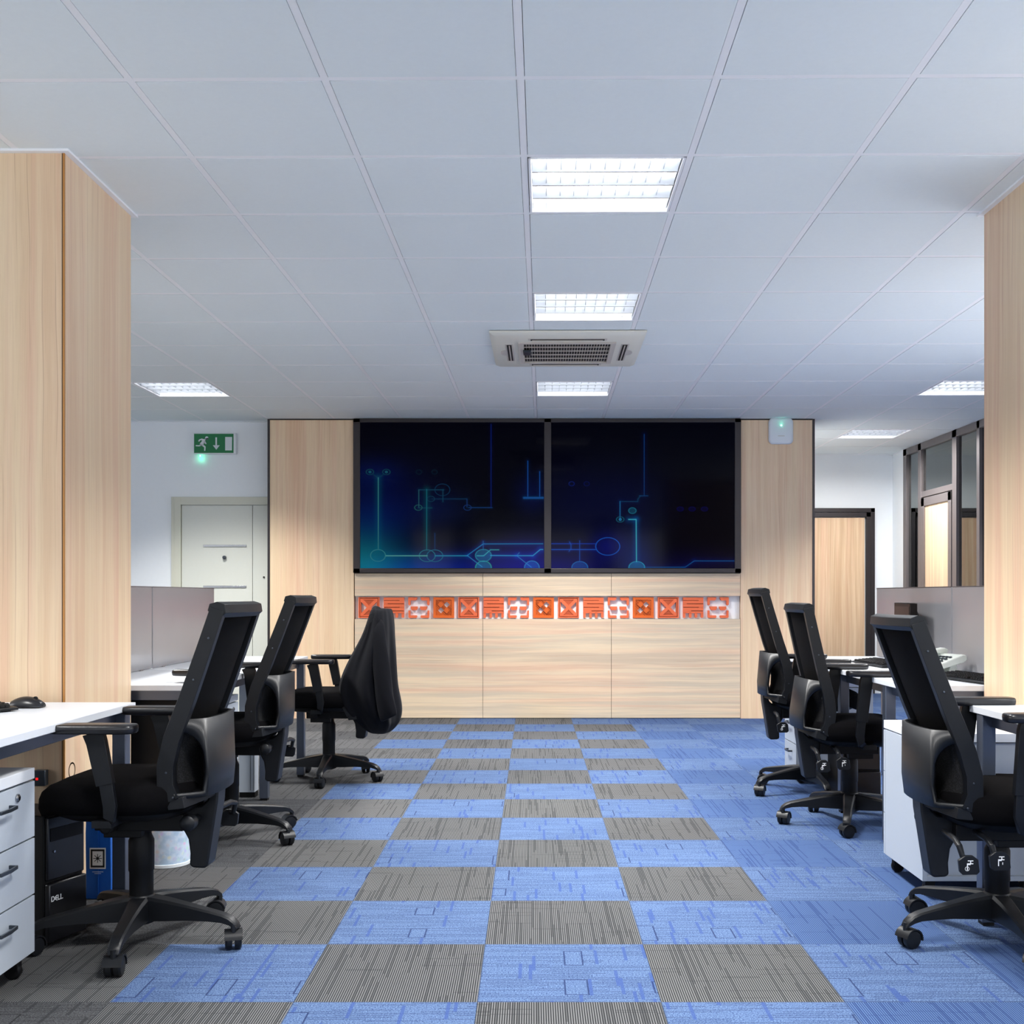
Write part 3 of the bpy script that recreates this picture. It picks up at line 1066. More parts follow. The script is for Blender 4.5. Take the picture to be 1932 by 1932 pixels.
def tile_cross():
    m = MB()
    a, b = -.018, .012
    for k0, k1 in ((1.0, .90), (.84, .76)):
        for s0, s1, t0, t1 in ((-k0, k0, k1, k0), (-k0, k0, -k0, -k1), (-k0, -k1, -k1, k1), (k1, k0, -k1, k1)):
            m.box(s0 * TS, s1 * TS, a, b, t0 * TS, t1 * TS)
    m.mat(1).box(-.92 * TS, .92 * TS, a + .012, b, .74 * TS, .92 * TS).box(-.92 * TS, .92 * TS, a + .012, b, -.92 * TS, -.74 * TS)
    m.box(-.92 * TS, -.74 * TS, a + .012, b, -.74 * TS, .74 * TS).box(.74 * TS, .92 * TS, a + .012, b, -.74 * TS, .74 * TS)
    m.mat(0)
    w_ = .13
    for sg in (1, -1):
        q = [(-.78, -.78 * sg), (-.78 + w_ * 1.6, -.78 * sg), (.78, (.78 - w_ * 1.6) * sg), (.78, .78 * sg), (.78 - w_ * 1.6, .78 * sg), (-.78, (-.78 + w_ * 1.6) * sg)]
        m.prism([(x * TS, z * TS) for x, z in q], a - .001, b)
    for sg in (1, -1):
        for k in range(5):
            z0 = .28 + k * .105
            hw_ = z0 - .06
            m.prism([(-hw_ * TS, z0 * sg * TS), (hw_ * TS, z0 * sg * TS), ((hw_ + .05) * TS, (z0 + .06) * sg * TS), (-(hw_ + .05) * TS, (z0 + .06) * sg * TS)], a + .004, b)
        m.mat(1).prism([(0, .12 * sg * TS), (.6 * TS, .74 * sg * TS), (-.6 * TS, .74 * sg * TS)], a + .016, b).mat(0)
    return m


def tile_comb():
    m = MB()
    a, b = -.018, .012
    hs = [.98, .66, .32, -.02, -.36]
    for i, z in enumerate(hs):
        z1 = z
        z0 = z - .27 if i < 4 else z - .19
        m.box(-.98 * TS, .98 * TS, a, b, z0 * TS, z1 * TS)
    for i in range(3):
        x0, x1 = ((-.98, -.96), (.55, .98)) if i % 2 == 0 else ((-.98, -.62), (.96, .98))
        for p, q in (x0 if isinstance(x0, tuple) else (x0,),) and (x0, x1):
            m.box(p * TS, q * TS, a + .001, b, (hs[i] - .33) * TS, (hs[i] - .26) * TS)
    m.box(-.98 * TS, -.2 * TS, a + .001, b, (hs[3] - .35) * TS, (hs[3] - .26) * TS)
    m.mat(1).box(-.96 * TS, .96 * TS, a + .014, b, -.4 * TS, .95 * TS)
    m.mat(0)
    for x in (-.98, -.40, .15, .74):
        m.prism([(x * TS, -.5 * TS), ((x + .24) * TS, -.5 * TS), ((x + .24) * TS, -.92 * TS), ((x + .17) * TS, -.99 * TS), ((x + .07) * TS, -.99 * TS), (x * TS, -.92 * TS)], a, b)
    return m


def tile_brackets():
    m = MB()
    a, b = -.018, .012
    for sx in (-1, 1):
        q = [(1.02, 1.0), (.18, 1.0), (.18, .82), (.30, .68), (.80, .68), (.80, .28), (.92, .20), (1.02, .28)]
        m.prism([(x * sx * TS, z * TS) for x, z in q], a, b)
        q = [(1.0, -.28), (.84, -.28), (.82, -.76), (.2, -.76), (.16, -.86), (.22, -1.0), (.92, -1.0), (1.0, -.92)]
        m.prism([(x * sx * TS, z * TS) for x, z in q], a, b)
        q = [(.12, .10), (.78, .10), (.78, -.10), (.66, -.26), (.24, -.26), (.12, -.10)]
        m.prism([(x * sx * TS, z * TS) for x, z in q], a, b)
    return m


def tile_lattice():
    N = 64
    g_ = (np.arange(N) + .5) / N * 2 - 1
    Xg, Zg = np.meshgrid(g_, g_)
    lev = np.zeros((N, N))
    inner = (np.abs(Xg) < .76) & (np.abs(Zg) < .76)
    lev[~inner] = 2
    a_, b_ = (Xg + Zg) / 1.414, (Xg - Zg) / 1.414
    st = (np.floor((a_ + 2) / .062) % 2 == 0)
    st2 = (np.floor((b_ + 2) / .062) % 2 == 0)
    lev[inner] = 1
    lev[inner & st] = 1.7
    lev[inner & (np.abs(a_) > .42) & st2] = 1.7
    for (ca_, cb_, v_) in ((.40, 0, 0), (-.40, 0, 0), (0, .40, 2), (0, -.40, 2)):
        msk = (np.abs(a_ - ca_) < .21) & (np.abs(b_ - cb_) < .21)
        lev[msk] = v_
    m = MB()
    dep = {0: None, 1: -.002, 1.7: -.012, 2: -.018}
    s_ = 2 * TS / N
    for j in range(N):
        i = 0
        while i < N:
            v_ = lev[j, i]
            k = i
            while k < N and lev[j, k] == v_:
                k += 1
            if v_:
                m.mat(1 if v_ == 1 else 0)
                m.box(-TS + i * s_, -TS + k * s_, dep[v_], .012, -TS + j * s_, -TS + (j + 1) * s_)
            i = k
    return m


nz = (Z(1168) + Z(1124.5)) / 2
t_pos = [676.2 + .5 * 38.6 + k * 47.15 for k in range(15)]
names = [('orange square niche tile with crossed diagonal relief', tile_cross, ['orange', 'orange_dark'], 'crossed diagonals'),
         ('orange square niche tile with slots and short feet', tile_comb, ['orange', 'orange_dark'], 'slots and feet'),
         ('orange niche tile of corner brackets round two blocks', tile_brackets, ['orange'], 'corner brackets'),
         ('dark orange niche tile with lattice and open diamonds', tile_lattice, ['orange2', 'orange_dark'], 'diamond lattice')]
ordw = ['first', 'second', 'third', 'fourth', 'fifth']
protos = {}
cnt = [0, 0, 0, 0]
tot = [4, 4, 4, 3]
for k, u in enumerate(t_pos):
    kk = k % 4
    lb, fn, mt, gp_ = names[kk]
    loc = (X(u), YB + .033, nz)
    if kk not in protos:
        o = fn().build('niche_tile', mt, loc=loc, smooth=0)
        protos[kk] = o
    else:
        o = copy_tree(protos[kk], loc=loc)
    cnt[kk] += 1
    tag(o, '%s, %s such from left' % (lb, ordw[cnt[kk] - 1]), 'tile', 'orange relief tiles in the wall niche')


# ------------------------------------------------------------------ office chairs
def arc_pts(c, r, a0, a1, n):
    return [(c[0] + r * math.cos(R(a0 + (a1 - a0) * k / n)), c[1] + r * math.sin(R(a0 + (a1 - a0) * k / n))) for k in range(n + 1)]


def superellipse(a, b, cx, n=44, e=3.2):
    out = []
    for k in range(n):
        t = 2 * PI * k / n
        c, s_ = math.cos(t), math.sin(t)
        out.append((cx + a * abs(c) ** (2 / e) * (1 if c >= 0 else -1), b * abs(s_) ** (2 / e) * (1 if s_ >= 0 else -1)))
    return out


RAILX = [(-.308, 1.072), (-.266, .95), (-.213, .80), (-.167, .68), (-.148, .60), (-.148, .54), (-.168, .495)]


def rail_x(z):
    p = sorted(RAILX, key=lambda q: q[1])
    if z <= p[0][1]:
        return p[0][0]
    for (x0, z0), (x1, z1) in zip(p[:-1], p[1:]):
        if z <= z1:
            return x0 + (x1 - x0) * (z - z0) / (z1 - z0)
    return p[-1][0]


CM = {}


def cm(key, fn):
    """build a chair part's mesh once, then share it"""
    if key not in CM:
        CM[key] = fn()
        return CM[key]
    o = CM[key].copy()
    COL.objects.link(o)
    return o


def chair_parts(root, base_deg, lift, arm_z, post_dx=(0, 0), back_up=0.0, tilt=0.0):
    def put(o, par, z=0.0, rz=None, x=0.0, y=0.0, ry=0.0):
        o.parent = par
        o.location = (x, y, z)
        if ry:      # recline about the lumbar pivot
            P = Vector((-.15, 0, .55))
            o.location = P - Matrix.Rotation(ry, 3, 'Y') @ P + Vector((x, y, z))
            o.rotation_euler = (0, ry, 0)
        if rz is not None:
            o.rotation_euler = (0, 0, rz)
        return o

    def seat():
        m = MB()
        rs = []
        for z, s_, dx in ((.452, .90, 0), (.466, .97, 0), (.492, 1.0, 0), (.520, .995, 0), (.536, .965, 0), (.545, .88, 0), (.549, .72, 0), (.551, .4, 0), (.551, .1, 0)):
            rs.append([(x, y, z - max(0, x - .17) ** 2 * 4.0) for x, y in [(.035 + (px_ - .035) * s_, py_ * s_) for px_, py_ in superellipse(.245, .238, .035)]])
        m.rings(rs)
        return m.build('seat', 'seat', smooth=60)

    def shell():
        m = MB()
        m.rings([[(.03 + (x - .03) * k, y * k, z) for x, y in superellipse(.225, .215, .03, e=2.8)] for k, z in ((.45, .415), (.80, .425), (.98, .445), (1.0, .458))])
        return m.build('seat_shell', 'blk_soft', smooth=50)

    def mech():
        m = MB().box(-.16, .12, -.075, .075, .378, .43).box(-.02, .10, -.055, .055, .352, .38)
        m.box(-.22, -.10, -.035, .035, .39, .44).box(.0, .05, -.24, .24, .425, .445)
        m.lathe([(.022, .075), (.022, .13), (.018, .135)], (.06, 0, .40), 16, 1)
        return m.build('tilt_mechanism', 'blk_soft', bevel=.008)

    put(cm('seat', seat), root, lift)
    put(cm('shell', shell), root, lift)
    put(cm('mech', mech), root, lift)
    gc = lambda: MB().lathe([(.037, .115), (.037, .235), (.0395, .24), (.0395, .335), (.032, .352), (.028, .372), (.014, .374), (.014, .41)], n=32).build('gas_column', 'blk_soft', smooth=35)
    put(cm('gas', gc), root, min(0.0, lift))
    hub = lambda: MB().lathe([(.030, .062), (.048, .070), (.052, .09), (.050, .135), (.042, .150), (.038, .155)], n=32).build('base_hub', 'blk_plastic', smooth=35)
    put(cm('hub', hub), root)

    def leg():
        m = MB()
        rs = []
        for r_, zt, zb, w in ((.020, .152, .078, .062), (.05, .150, .078, .060), (.10, .143, .080, .052), (.17, .131, .085, .044), (.24, .118, .086, .040), (.285, .109, .084, .038),
                              (.310, .100, .078, .037), (.328, .086, .070, .035), (.336, .072, .066, .030)):
            h_ = w / 2
            c = .28
            rs.append([(r_, -h_, zb), (r_, h_, zb), (r_, h_, zt - h_ * c), (r_, h_ * (1 - c), zt), (r_, -h_ * (1 - c), zt), (r_, -h_, zt - h_ * c)])
        m.rings(rs)
        return m.build('base_leg', 'blk_plastic', smooth=30)

    def caster():
        m = MB()
        for sg in (-1, 1):
            m.lathe([(.006, sg * .003), (.0285, sg * .004), (.0300, sg * .010), (.0300, sg * .019), (.026, sg * .0245), (.014, sg * .026), (.002, sg * .026)], (0, 0, .030), 26, 1)
        # hood
        ring = []
        for y_, r_ in ((-.0275, .029), (-.0275, .0335), (.0275, .0335), (.0275, .029)):
            ring.append([(r_ * math.cos(R(a)), y_, .030 + r_ * math.sin(R(a))) for a in range(10, 196, 15)])
        ring.append(ring[0])
        m.rings(ring, cap=False, closed=False)
        m.lathe([(.010, .05), (.009, .080)], (.012, 0, 0), 12, 2)
        return m.build('caster', 'blk_plastic', smooth=35)

    rnd = random.Random(int(base_deg * 10))
    for k in range(5):
        a = R(base_deg + 72 * k)
        l_ = put(cm('leg', leg), root, 0, a)
        put(cm('caster', caster), l_, 0, rnd.uniform(-1.2, 1.2), x=.318)

    B = lift + back_up

    def frame():
        m = MB()
        for sy in (-1, 1):
            pts = [(x, sy * (.181 + .01 * (z - .6)), z) for x, z in RAILX]
            m.bar(pts, [.028, .028, .030, .032, .034, .034, .030], [.044, .046, .048, .05, .05, .05, .044])
        # top bar, slightly bowed to the rear
        n = 10
        rs = []
        for k in range(n + 1):
            y = -.197 + .394 * k / n
            bow = -.018 * (1 - (y / .197) ** 2)
            x = -.308 + bow
            rs.append([(x + .030, y, 1.068), (x + .024, y, 1.088), (x + .002, y, 1.094), (x - .022, y, 1.086), (x - .026, y, 1.060), (x - .010, y, 1.046), (x + .016, y, 1.050)])
        m.rings(rs)
        # bottom cross bar joining both rails, dished to the rear
        rs = []
        for k in range(n + 1):
            y = -.191 + .382 * k / n
            q = 1 - (y / .191) ** 2
            x = -.174 - .050 * q
            z = .486 + .014 * q
            rs.append([(x + .024, y, z + .010), (x - .026, y, z + .020), (x - .030, y, z - .014), (x + .018, y, z - .020)])
        m.rings(rs)
        for sy in (-1, 1):
            for x, z in ((-.290, .985), (-.244, .86), (-.160, .58), (-.18, .505)):
                m.mat(1).lathe([(.0035, sy * .18), (.0035, sy * (.1990 + .01 * (z - .6)))], (x + .008, 0, z), 10, 1)
            m.mat(0)
        return m.build('back_frame', ['blk_plastic', 'handle'], bevel=.007, seg=2)

    def meshp():
        m = MB()
        rs = []
        for i in range(13):
            z = .56 + (1.055 - .56) * i / 12
            rs.append([(rail_x(z) - .004 - .022 * (1 - (y / .176) ** 2), y, z) for y in [(-.171 + .342 * k / 12) for k in range(13)]])
        m.rings(rs, cap=False, closed=False)
        return m.build('back_mesh', 'mesh', solid=.004, smooth=60)

    def lumbar():
        m = MB()
        NJ = 12                                     # points on each side wing, then the rear face
        wing = [(-.172 + (-.247 + .172) * (k / NJ) ** 1.0 - .006 * math.sin(PI * k / NJ), .190 + (.134 - .190) * k / NJ) for k in range(NJ + 1)]
        rear = [(-.247 - .016 * (1 - (y / .134) ** 2) ** .8, y) for y in (.128, .115, .095, .07, .038, 0)]
        half = wing + rear
        path = half + [(x, -y) for x, y in reversed(half[:-1])]
        n = len(path)
        top, lo1, hi2, bot = [], [], [], []
        for i, (x, y) in enumerate(path):
            j = min(i, n - 1 - i)
            s_ = j / NJ
            if j < NJ:
                lo = .575 + .128 * math.sqrt(max(0, 1 - (s_ * .985) ** 2.2))
                hi = .516
            else:
                lo = hi = .565
            bulge = -.006 * min(1, max(0, s_)) ** 2
            top.append((x, y, .738))
            lo1.append((x + bulge, y, lo))
            hi2.append((x + bulge, y, hi))
            bot.append((x, y, .500))
        vs = top + lo1 + hi2 + bot
        fs = []
        for i in range(n - 1):
            fs.append((i, i + 1, n + i + 1, n + i))
            fs.append((2 * n + i, 2 * n + i + 1, 3 * n + i + 1, 3 * n + i))
        m.add(vs, fs)
        o = m.build('lumbar_housing', 'blk_plastic', weld=True, solid=.016, smooth=28)
        return o

    def pad():
        m = MB()
        rs = []
        for i in range(9):
            z = .50 + .21 * i / 8
            rs.append([(rail_x(z) - .012 - .040 * (1 - (y / .15) ** 2), y, z) for y in [(-.145 + .29 * k / 10) for k in range(11)]])
        m.rings(rs, cap=False, closed=False)
        return m.build('lumbar_pad', 'dotted', solid=.012, smooth=60)

    def spine():
        poly = [(-.262, .530), (-.258, .465), (-.246, .390), (-.232, .300), (-.226, .262), (-.216, .254), (-.178, .256), (-.168, .264), (-.170, .300), (-.164, .345), (-.146, .378),
                (-.120, .395), (-.06, .400), (-.06, .440), (-.150, .446), (-.205, .452), (-.225, .470), (-.240, .520)]
        m = MB().prism(poly, -.040, .040)
        return m.build('back_spine', 'blk_plastic', bevel=.006)

    put(cm('frame', frame), root, B, ry=-R(tilt))
    put(cm('meshp', meshp), root, B, ry=-R(tilt))
    put(cm('lumbar', lumbar), root, B, ry=-R(tilt))
    put(cm('pad', pad), root, B, ry=-R(tilt))
    put(cm('spine', spine), root, lift)
    knob = lambda: MB().lathe([(.012, .04), (.012, .10), (.024, .104), (.026, .118), (.024, .138), (.016, .145), (.001, .147)], (-.195, 0, .415), 20, 1).build('tension_knob', 'blk_plastic', smooth=40)
    put(cm('knob', knob), root, lift)

    def lever(x0, x1, z1, kind):
        def f():
            m = MB()
            y0 = -.262
            m.tube([(x0 + .015, -.10, .415), (x0 + .004, -.22, .415), (x0, y0, .405), (x0 + (x1 - x0) * .4, y0 - .006, .37), (x1, y0 - .01, z1 + .02)], [.010, .010, .010, .009, .008], 8)
            q = [(x1 - .012, z1 + .030), (x1 + .012, z1 + .030), (x1 + .028, z1 + .018), (x1 + .032, z1 - .018), (x1 + .024, z1 - .026), (x1 - .018, z1 - .027), (x1 - .027, z1 - .018), (x1 - .031, z1 + .016)]
            m.prism(q, y0 - .018, y0 - .006)
            return m.build('lever', 'blk_plastic', bevel=.003)

        def g():
            m = MB()
            y0 = -.262
            a, b = y0 - .0190, y0 - .0178
            # H lying on its side over an L, plus the small mark beside it
            for (p0, p1, r0, r1) in ((-.004, .012, .014, .0165), (-.004, .012, .0055, .008), (.003, .0055, .008, .014), (-.0065, -.004, -.012, .008), (-.004, .004, .003, .0055)):
                m.box(x1 + p0, x1 + p1, a, b, z1 + r0, z1 + r1)
            if kind:
                m.box(x1 + .006, x1 + .0078, a, b, z1 - .008, z1 - .001)
            else:
                rr = []
                for r_ in (.0055, .0068):
                    rr.append([(x1 - .006 + r_ * math.cos(2 * PI * k / 16), a, z1 - .008 + r_ * math.sin(2 * PI * k / 16)) for k in range(16)])
                m.rings(rr, cap=False)
            return m.build('lever_marking', 'print_white', smooth=0)
        o = put(cm(('lever', kind), f), root, lift)
        put(cm(('mark', kind), g), o)
    lever(-.222, -.200, .350, 0)
    lever(-.125, -.108, .362, 1)

    for si, sy in enumerate((1, -1)):
        def padm():
            m = MB()
            rs = []
            for z, k in ((-.026, .88), (-.022, .97), (-.012, 1.0), (-.004, .98), (0, .90)):
                rs.append([(.040 + (x - .040) * (1 - (1 - k) * .35), y * k, z) for x, y in superellipse(.128, .043, .040, 36, 4.5)])
            m.rings(rs)
            return m.build('arm_pad', 'blk_shine', smooth=50)
        o = cm('armpad', padm)
        put(o, root, arm_z, y=sy * .262)
        dx = post_dx[si]
        m = MB()
        zs = .455 + lift
        zt_a = arm_z - .024
        y = sy * .262
        m.bar([(.040 + dx, y, zt_a), (.030 + dx, y, zt_a - .03), (.004 + dx * .8, y, zs + .10)], [.020, .024, .024], [.062, .056, .050])
        m.bar([(.006 + dx * .8, y, zs + .13), (-.010 + dx * .6, y, zs + .035), (-.004 + dx * .5, y * .97, zs - .005), (.015, y * .80, zs - .022), (.025, y * .5, zs - .022)],
              [.018, .018, .022, .03, .03], [.040, .038, .032, .022, .02], side=Vector((1, 0, 0)) if False else Vector((0, 1, 0)))
        m.box(-.005, .055, min(y * .5, y * .93), max(y * .5, y * .93), zs - .034, zs - .012)
        m.build('arm_post', 'blk_plastic', root, bevel=.005)


chairs = [
    ('black mesh back office chair at the near left desk', (-1.245, 3.53), 178, -12, -.008, .725, (0, 0), 0, 'left', 0),
    ('black mesh back office chair, second on the left, with raised armrests', (-1.373, 5.04), 178, -25, .010, .785, (-.045, -.045), .008, 'left', 2.0),
    ('black office chair with a dark jacket hung over its back', (-1.222, 6.66), 178, -17, -.005, .735, (0, 0), -.085, 'left', 0),
    ('far right-hand black mesh back office chair, nearest the panelled wall', (1.550, 6.22), -1, -14.3, .045, .762, (-.03, -.03), 0, 'right', -3.0),
    ('middle black mesh back office chair of the three on the right', (1.535, 5.357), 0, 36, -.030, .758, (-.03, -.03), -.010, 'right', -6.5),
    ('nearest black mesh back office chair on the right, partly cut by the frame', (1.492, 3.555), 0, 50, -.045, .754, (-.02, -.05), 0, 'right', 1.6),
]
for lb, (cx, cy), psi, bd, lift, az, pdx, bu, side, tl in chairs:
    t = thing('office_chair', lb, 'chair', (cx, cy, 0), R(psi), 'black swivel office chairs along the desks')
    chair_parts(t, bd - psi, lift, az, pdx, bu, tl)

# jacket over the third left chair ---------------------------------------------
jk = thing('jacket', 'dark navy black jacket draped over the back of an office chair', 'jacket', (-1.222, 6.66, 0))


def jacket_ring(z, x0, x1, ay, ph, amp, n=72, tilt=0.0):
    cx, ax = (x0 + x1) / 2, (x1 - x0) / 2
    out = []
    for k in range(n):
        t = 2 * PI * k / n
        c, s_ = math.cos(t), math.sin(t)
        f = 1 + amp * (.55 * math.sin(5 * t + ph) + .35 * math.sin(9 * t - ph * 1.7) + .25 * math.sin(14 * t + 2.1 * ph))
        e = 2 / 2.6
        out.append((cx + ax * f * abs(c) ** e * (1 if c >= 0 else -1), ay * f * abs(s_) ** e * (1 if s_ >= 0 else -1), z + tilt * c * ax + amp * .03 * math.sin(3 * t + ph)))
    return out


JX = 1.222
prof = [(1.012, .285, .345, .13, .00), (1.028, .276, .360, .175, .03), (1.024, .268, .370, .205, .05), (.99, .256, .380, .225, .07), (.93, .238, .388, .236, .08), (.86, .214, .392, .244, .09),
        (.78, .168, .398, .252, .10), (.70, .126, .402, .258, .10), (.63, .094, .404, .262, .10), (.574, .078, .408, .266, .10), (.52, .080, .415, .266, .11), (.478, .094, .425, .262, .11),
        (.43, .118, .432, .25, .11), (.398, .142, .432, .235, .11), (.36, .172, .428, .21, .10), (.33, .198, .412, .18, .08), (.295, .235, .385, .12, .06), (.275, .265, .350, .06, .0)]
m = MB()
rs = [jacket_ring(z, x0, x1, ay, 1.1 + z * 1.2, am) for z, x0, x1, ay, am in prof]
m.rings(rs)
m.build('jacket_body', 'jacket', jk, smooth=70, sub=1)
m = MB()   # hanging sleeve on the near side
rs = []
for z, x, y, a, b in ((.96, .322, -.222, .020, .014), (.92, .326, -.238, .036, .022), (.84, .334, -.250, .044, .026), (.74, .346, -.260, .048, .028), (.64, .356, -.268, .050, .028), (.54, .368, -.270, .050, .028), (.46, .382, -.268, .050, .028), (.40, .394, -.262, .050, .028), (.392, .394, -.262, .038, .018)):
    rs.append([(x + a * (1 + .10 * math.sin(3 * t_ + z * 22)) * math.cos(t_), y + b * (1 + .12 * math.sin(5 * t_ + z * 31)) * math.sin(t_), z + .02 * math.cos(t_)) for t_ in [2 * PI * k / 24 for k in range(24)]])
m.rings(rs)
m.build('sleeve', 'jacket', jk, smooth=70, sub=1)
m = MB()
m.tube([(.295, -.17, 1.002), (.284, -.09, 1.022), (.280, 0, 1.026), (.284, .09, 1.022), (.295, .17, 1.002)], [.014, .018, .020, .018, .014], 10)
m.build('collar', 'jacket', jk, smooth=70, sub=1)


# ------------------------------------------------------------------ desks
DZ = .73


def desk(name, label, xe, xb, y0, y1, legs, mods=(), riser=None, group=None):
    """xe aisle edge, xb far side"""
    sg = 1 if xb > xe else -1
    cx, cy = (xe + xb) / 2, (y0 + y1) / 2
    t = thing(name, label, 'desk', (cx, cy, 0), 0, group)
    lx_ = lambda x: x - cx
    ly_ = lambda y: y - cy
    a, b = sorted((lx_(xe), lx_(xb)))
    MB().box(a, b, ly_(y0), ly_(y1), DZ - .024, DZ).build('desktop', 'white_top', t, bevel=.002)
    ix = lambda d: lx_(xe + sg * d)
    m = MB()
    for d0, d1 in ((.035, .075), (abs(xb - xe) - .075, abs(xb - xe) - .035)):
        p, q = sorted((ix(d0), ix(d1)))
        m.box(p, q, ly_(y0 + .03), ly_(y1 - .03), DZ - .066, DZ - .024)
    p, q = sorted((ix(.035), ix(abs(xb - xe) - .035)))
    for y in (y0 + .03, y1 - .07):
        m.box(p, q, ly_(y), ly_(y + .04), DZ - .066, DZ - .024)
    m.build('frame_beam', 'silver', t, bevel=.002)
    for yl in legs:
        nl = yl[1] if isinstance(yl, tuple) else .004
        yl = yl[0] if isinstance(yl, tuple) else yl
        for d in (nl, abs(xb - xe) - .05):
            p, q = sorted((ix(d), ix(d + .045)))
            m = MB().box(p, q, ly_(yl), ly_(yl + .05), .012, DZ - .024)
            l_ = m.build('leg', 'silver', t, bevel=.002)
            MB().box(p + .004, q - .004, ly_(yl) + .004, ly_(yl) + .046, 0, .014).build('foot', 'blk_soft', l_)
    for (m0, m1, yv) in mods:
        p, q = sorted((lx_(m0), lx_(m1)))
        MB().box(p, q, ly_(yv), ly_(yv + .018), .10, DZ - .066).build('end_panel', 'blk_soft', t)
    if riser:
        p, q = sorted((lx_(riser[0]), lx_(riser[1])))
        y_ = ly_(riser[2])
        m = MB().box(p, q, y_, y_ + .09, .03, DZ - .03)
        m.mat(1).box(p + (q - p) * .72, p + (q - p) * .75, y_ - .001, y_, .04, DZ - .04).box(p + (q - p) * .95, p + (q - p) * .98, y_ - .001, y_, .04, DZ - .04)
        m.mat(2).box(p, q, y_ + .01, y_ + .08, 0, .03)
        m.build('cable_riser', ['white_metal', 'seam', 'blk_soft'], t)
    return t


desk('office_desk', 'white desk in the near left corner holding a keyboard and mouse', -1.392, -2.25, 2.45, 3.89, (3.80, 2.52))
desk('office_desk', 'long white desk on the left behind the column, with grey screens', -1.385, -2.02, 4.63, 6.84, (4.68, (5.96, .038), 6.74), mods=((-1.42, -1.98, 4.70),), riser=(-1.60, -1.517, 6.05))
desk('office_desk', 'long white desk on the right with phone, keyboards and monitor', 1.56, 2.20, 4.61, 6.83, (4.90, 5.62, 6.78))
desk('office_desk', 'white desk in the near right corner behind the nearest chair', 1.50, 2.35, 2.45, 3.80, (3.70, 2.52))


def divider(label, x, y0, y1):
    t = thing('divider_screen', label, 'screen divider', (x, (y0 + y1) / 2, DZ), 0, 'grey desk divider screens')
    h = (y1 - y0) / 2
    MB().box(-.009, .009, -h, h, .002, .418).build('screen_panel', 'divider', t, bevel=.002)
    m = MB().box(-.012, .012, -h, h, .418, .421)
    for y in (-h * .7, h * .7):
        m.box(-.011, .011, y - .02, y + .02, 0, .006)
    m.build('edge_clamp', 'grey_frame', t)
    return t


divider('near grey divider screen on the left desk, half hidden by the column', -1.95, 4.66, 5.655)
divider('wide grey divider screen at the far end of the left desk', -1.95, 5.670, 6.76)
divider('near grey divider screen on the right desk, behind the phone', 2.124, 4.64, 5.575)
divider('far grey divider screen on the right desk, behind the monitor', 2.124, 5.590, 6.80)


# pedestals -----------------------------------------------------------------------
def pedestal(label, xf, depth, y0, y1, drawers='x', sg=1, lock=True):
    """drawer unit; xf = x of the face towards the aisle; sg = +1 when that face looks to +x"""
    cx, cy = xf - sg * depth / 2, (y0 + y1) / 2
    t = thing('drawer_pedestal', label, 'drawers', (cx, cy, 0), 0, 'white mobile drawer pedestals')
    hx_, hy_ = depth / 2, (y1 - y0) / 2
    zb, zt2 = .065, .602
    m = MB().box(-hx_, hx_, -hy_, hy_, zt2 - .032, zt2)
    m.build('top_panel', 'white_top', t, bevel=.0015)
    ins = .018 if drawers == 'x' else 0
    p, q = (-hx_, hx_ - ins) if sg > 0 else (-hx_ + ins, hx_)
    m = MB()
    if drawers == 'x':
        m.box(p, q, -hy_ + .001, hy_ - .001, zb, zt2 - .036)
    else:   # carcase with an inset back board towards the viewer
        m.box(-hx_, -hx_ + .018, -hy_, hy_ - .02, zb, zt2 - .036).box(hx_ - .018, hx_, -hy_, hy_ - .02, zb, zt2 - .036)
        m.box(-hx_ + .018, hx_ - .018, -hy_, hy_ - .02, zb, zb + .018).box(-hx_ + .018, hx_ - .018, -hy_ + .012, hy_ - .02, zb + .018, zt2 - .036)
    m.build('body', 'white_metal', t, bevel=.001)
    H3 = (zt2 - .036 - zb) / 3
    for k in range(3):
        z0 = zb + k * H3
        if drawers == 'x':
            xa, xb_ = (hx_ - ins, hx_) if sg > 0 else (-hx_, -hx_ + ins)
            d_ = MB().box(xa, xb_, -hy_, hy_, z0 + (.0 if k == 0 else .0025), z0 + H3 - .0025).build('drawer_front', 'white_metal', t, bevel=.001)
            X1 = sg * hx_
            zh = z0 + H3 * .70
            m = MB().bar([(X1, -.048, zh), (X1 + sg * .022, -.046, zh), (X1 + sg * .026, 0, zh), (X1 + sg * .022, .046, zh), (X1, .048, zh)], .010, .007, side=Vector((0, 0, 1)))
            m.v = [(v[0], v[1], v[2]) for v in m.v]
            m.build('handle', 'handle', d_, bevel=.001)
            if k == 2 and lock:
                MB().lathe([(.012, X1), (.012, X1 + sg * .004), (.008, X1 + sg * .007)], (0, hy_ * .46, z0 + H3 * .80), 18, 0).build('lock', 'chrome', d_)
        else:
            MB().box(-hx_, hx_, hy_ - .018, hy_, z0 + .001, z0 + H3 - .0025).build('drawer_front', 'white_metal', t)
    for a in (-1, 1):
        for b in (-1, 1):
            MB().lathe([(.02, -.012), (.025, -.006), (.025, .006), (.02, .012)], (a * (hx_ - .04), b * (hy_ - .05), .025), 16, 1).box(a * (hx_ - .04) - .018, a * (hx_ - .04) + .018, b * (hy_ - .05) - .016, b * (hy_ - .05) + .016, .03, .066).build('caster', 'blk_soft', t)
    return t


pedestal('white three drawer pedestal with lock under the near left desk', -1.455, .5, 2.83, 3.24)
pedestal('white drawer pedestal under the long left desk, seen past the second chair', -1.502, .45, 5.305, 5.66)
pedestal('large white pedestal beside the right column, back towards the viewer', 1.42, .44, 4.03, 4.475, drawers='y', sg=-1)
pedestal('white drawer pedestal under the far end of the right desk', 1.543, .45, 6.475, 6.765, sg=-1)


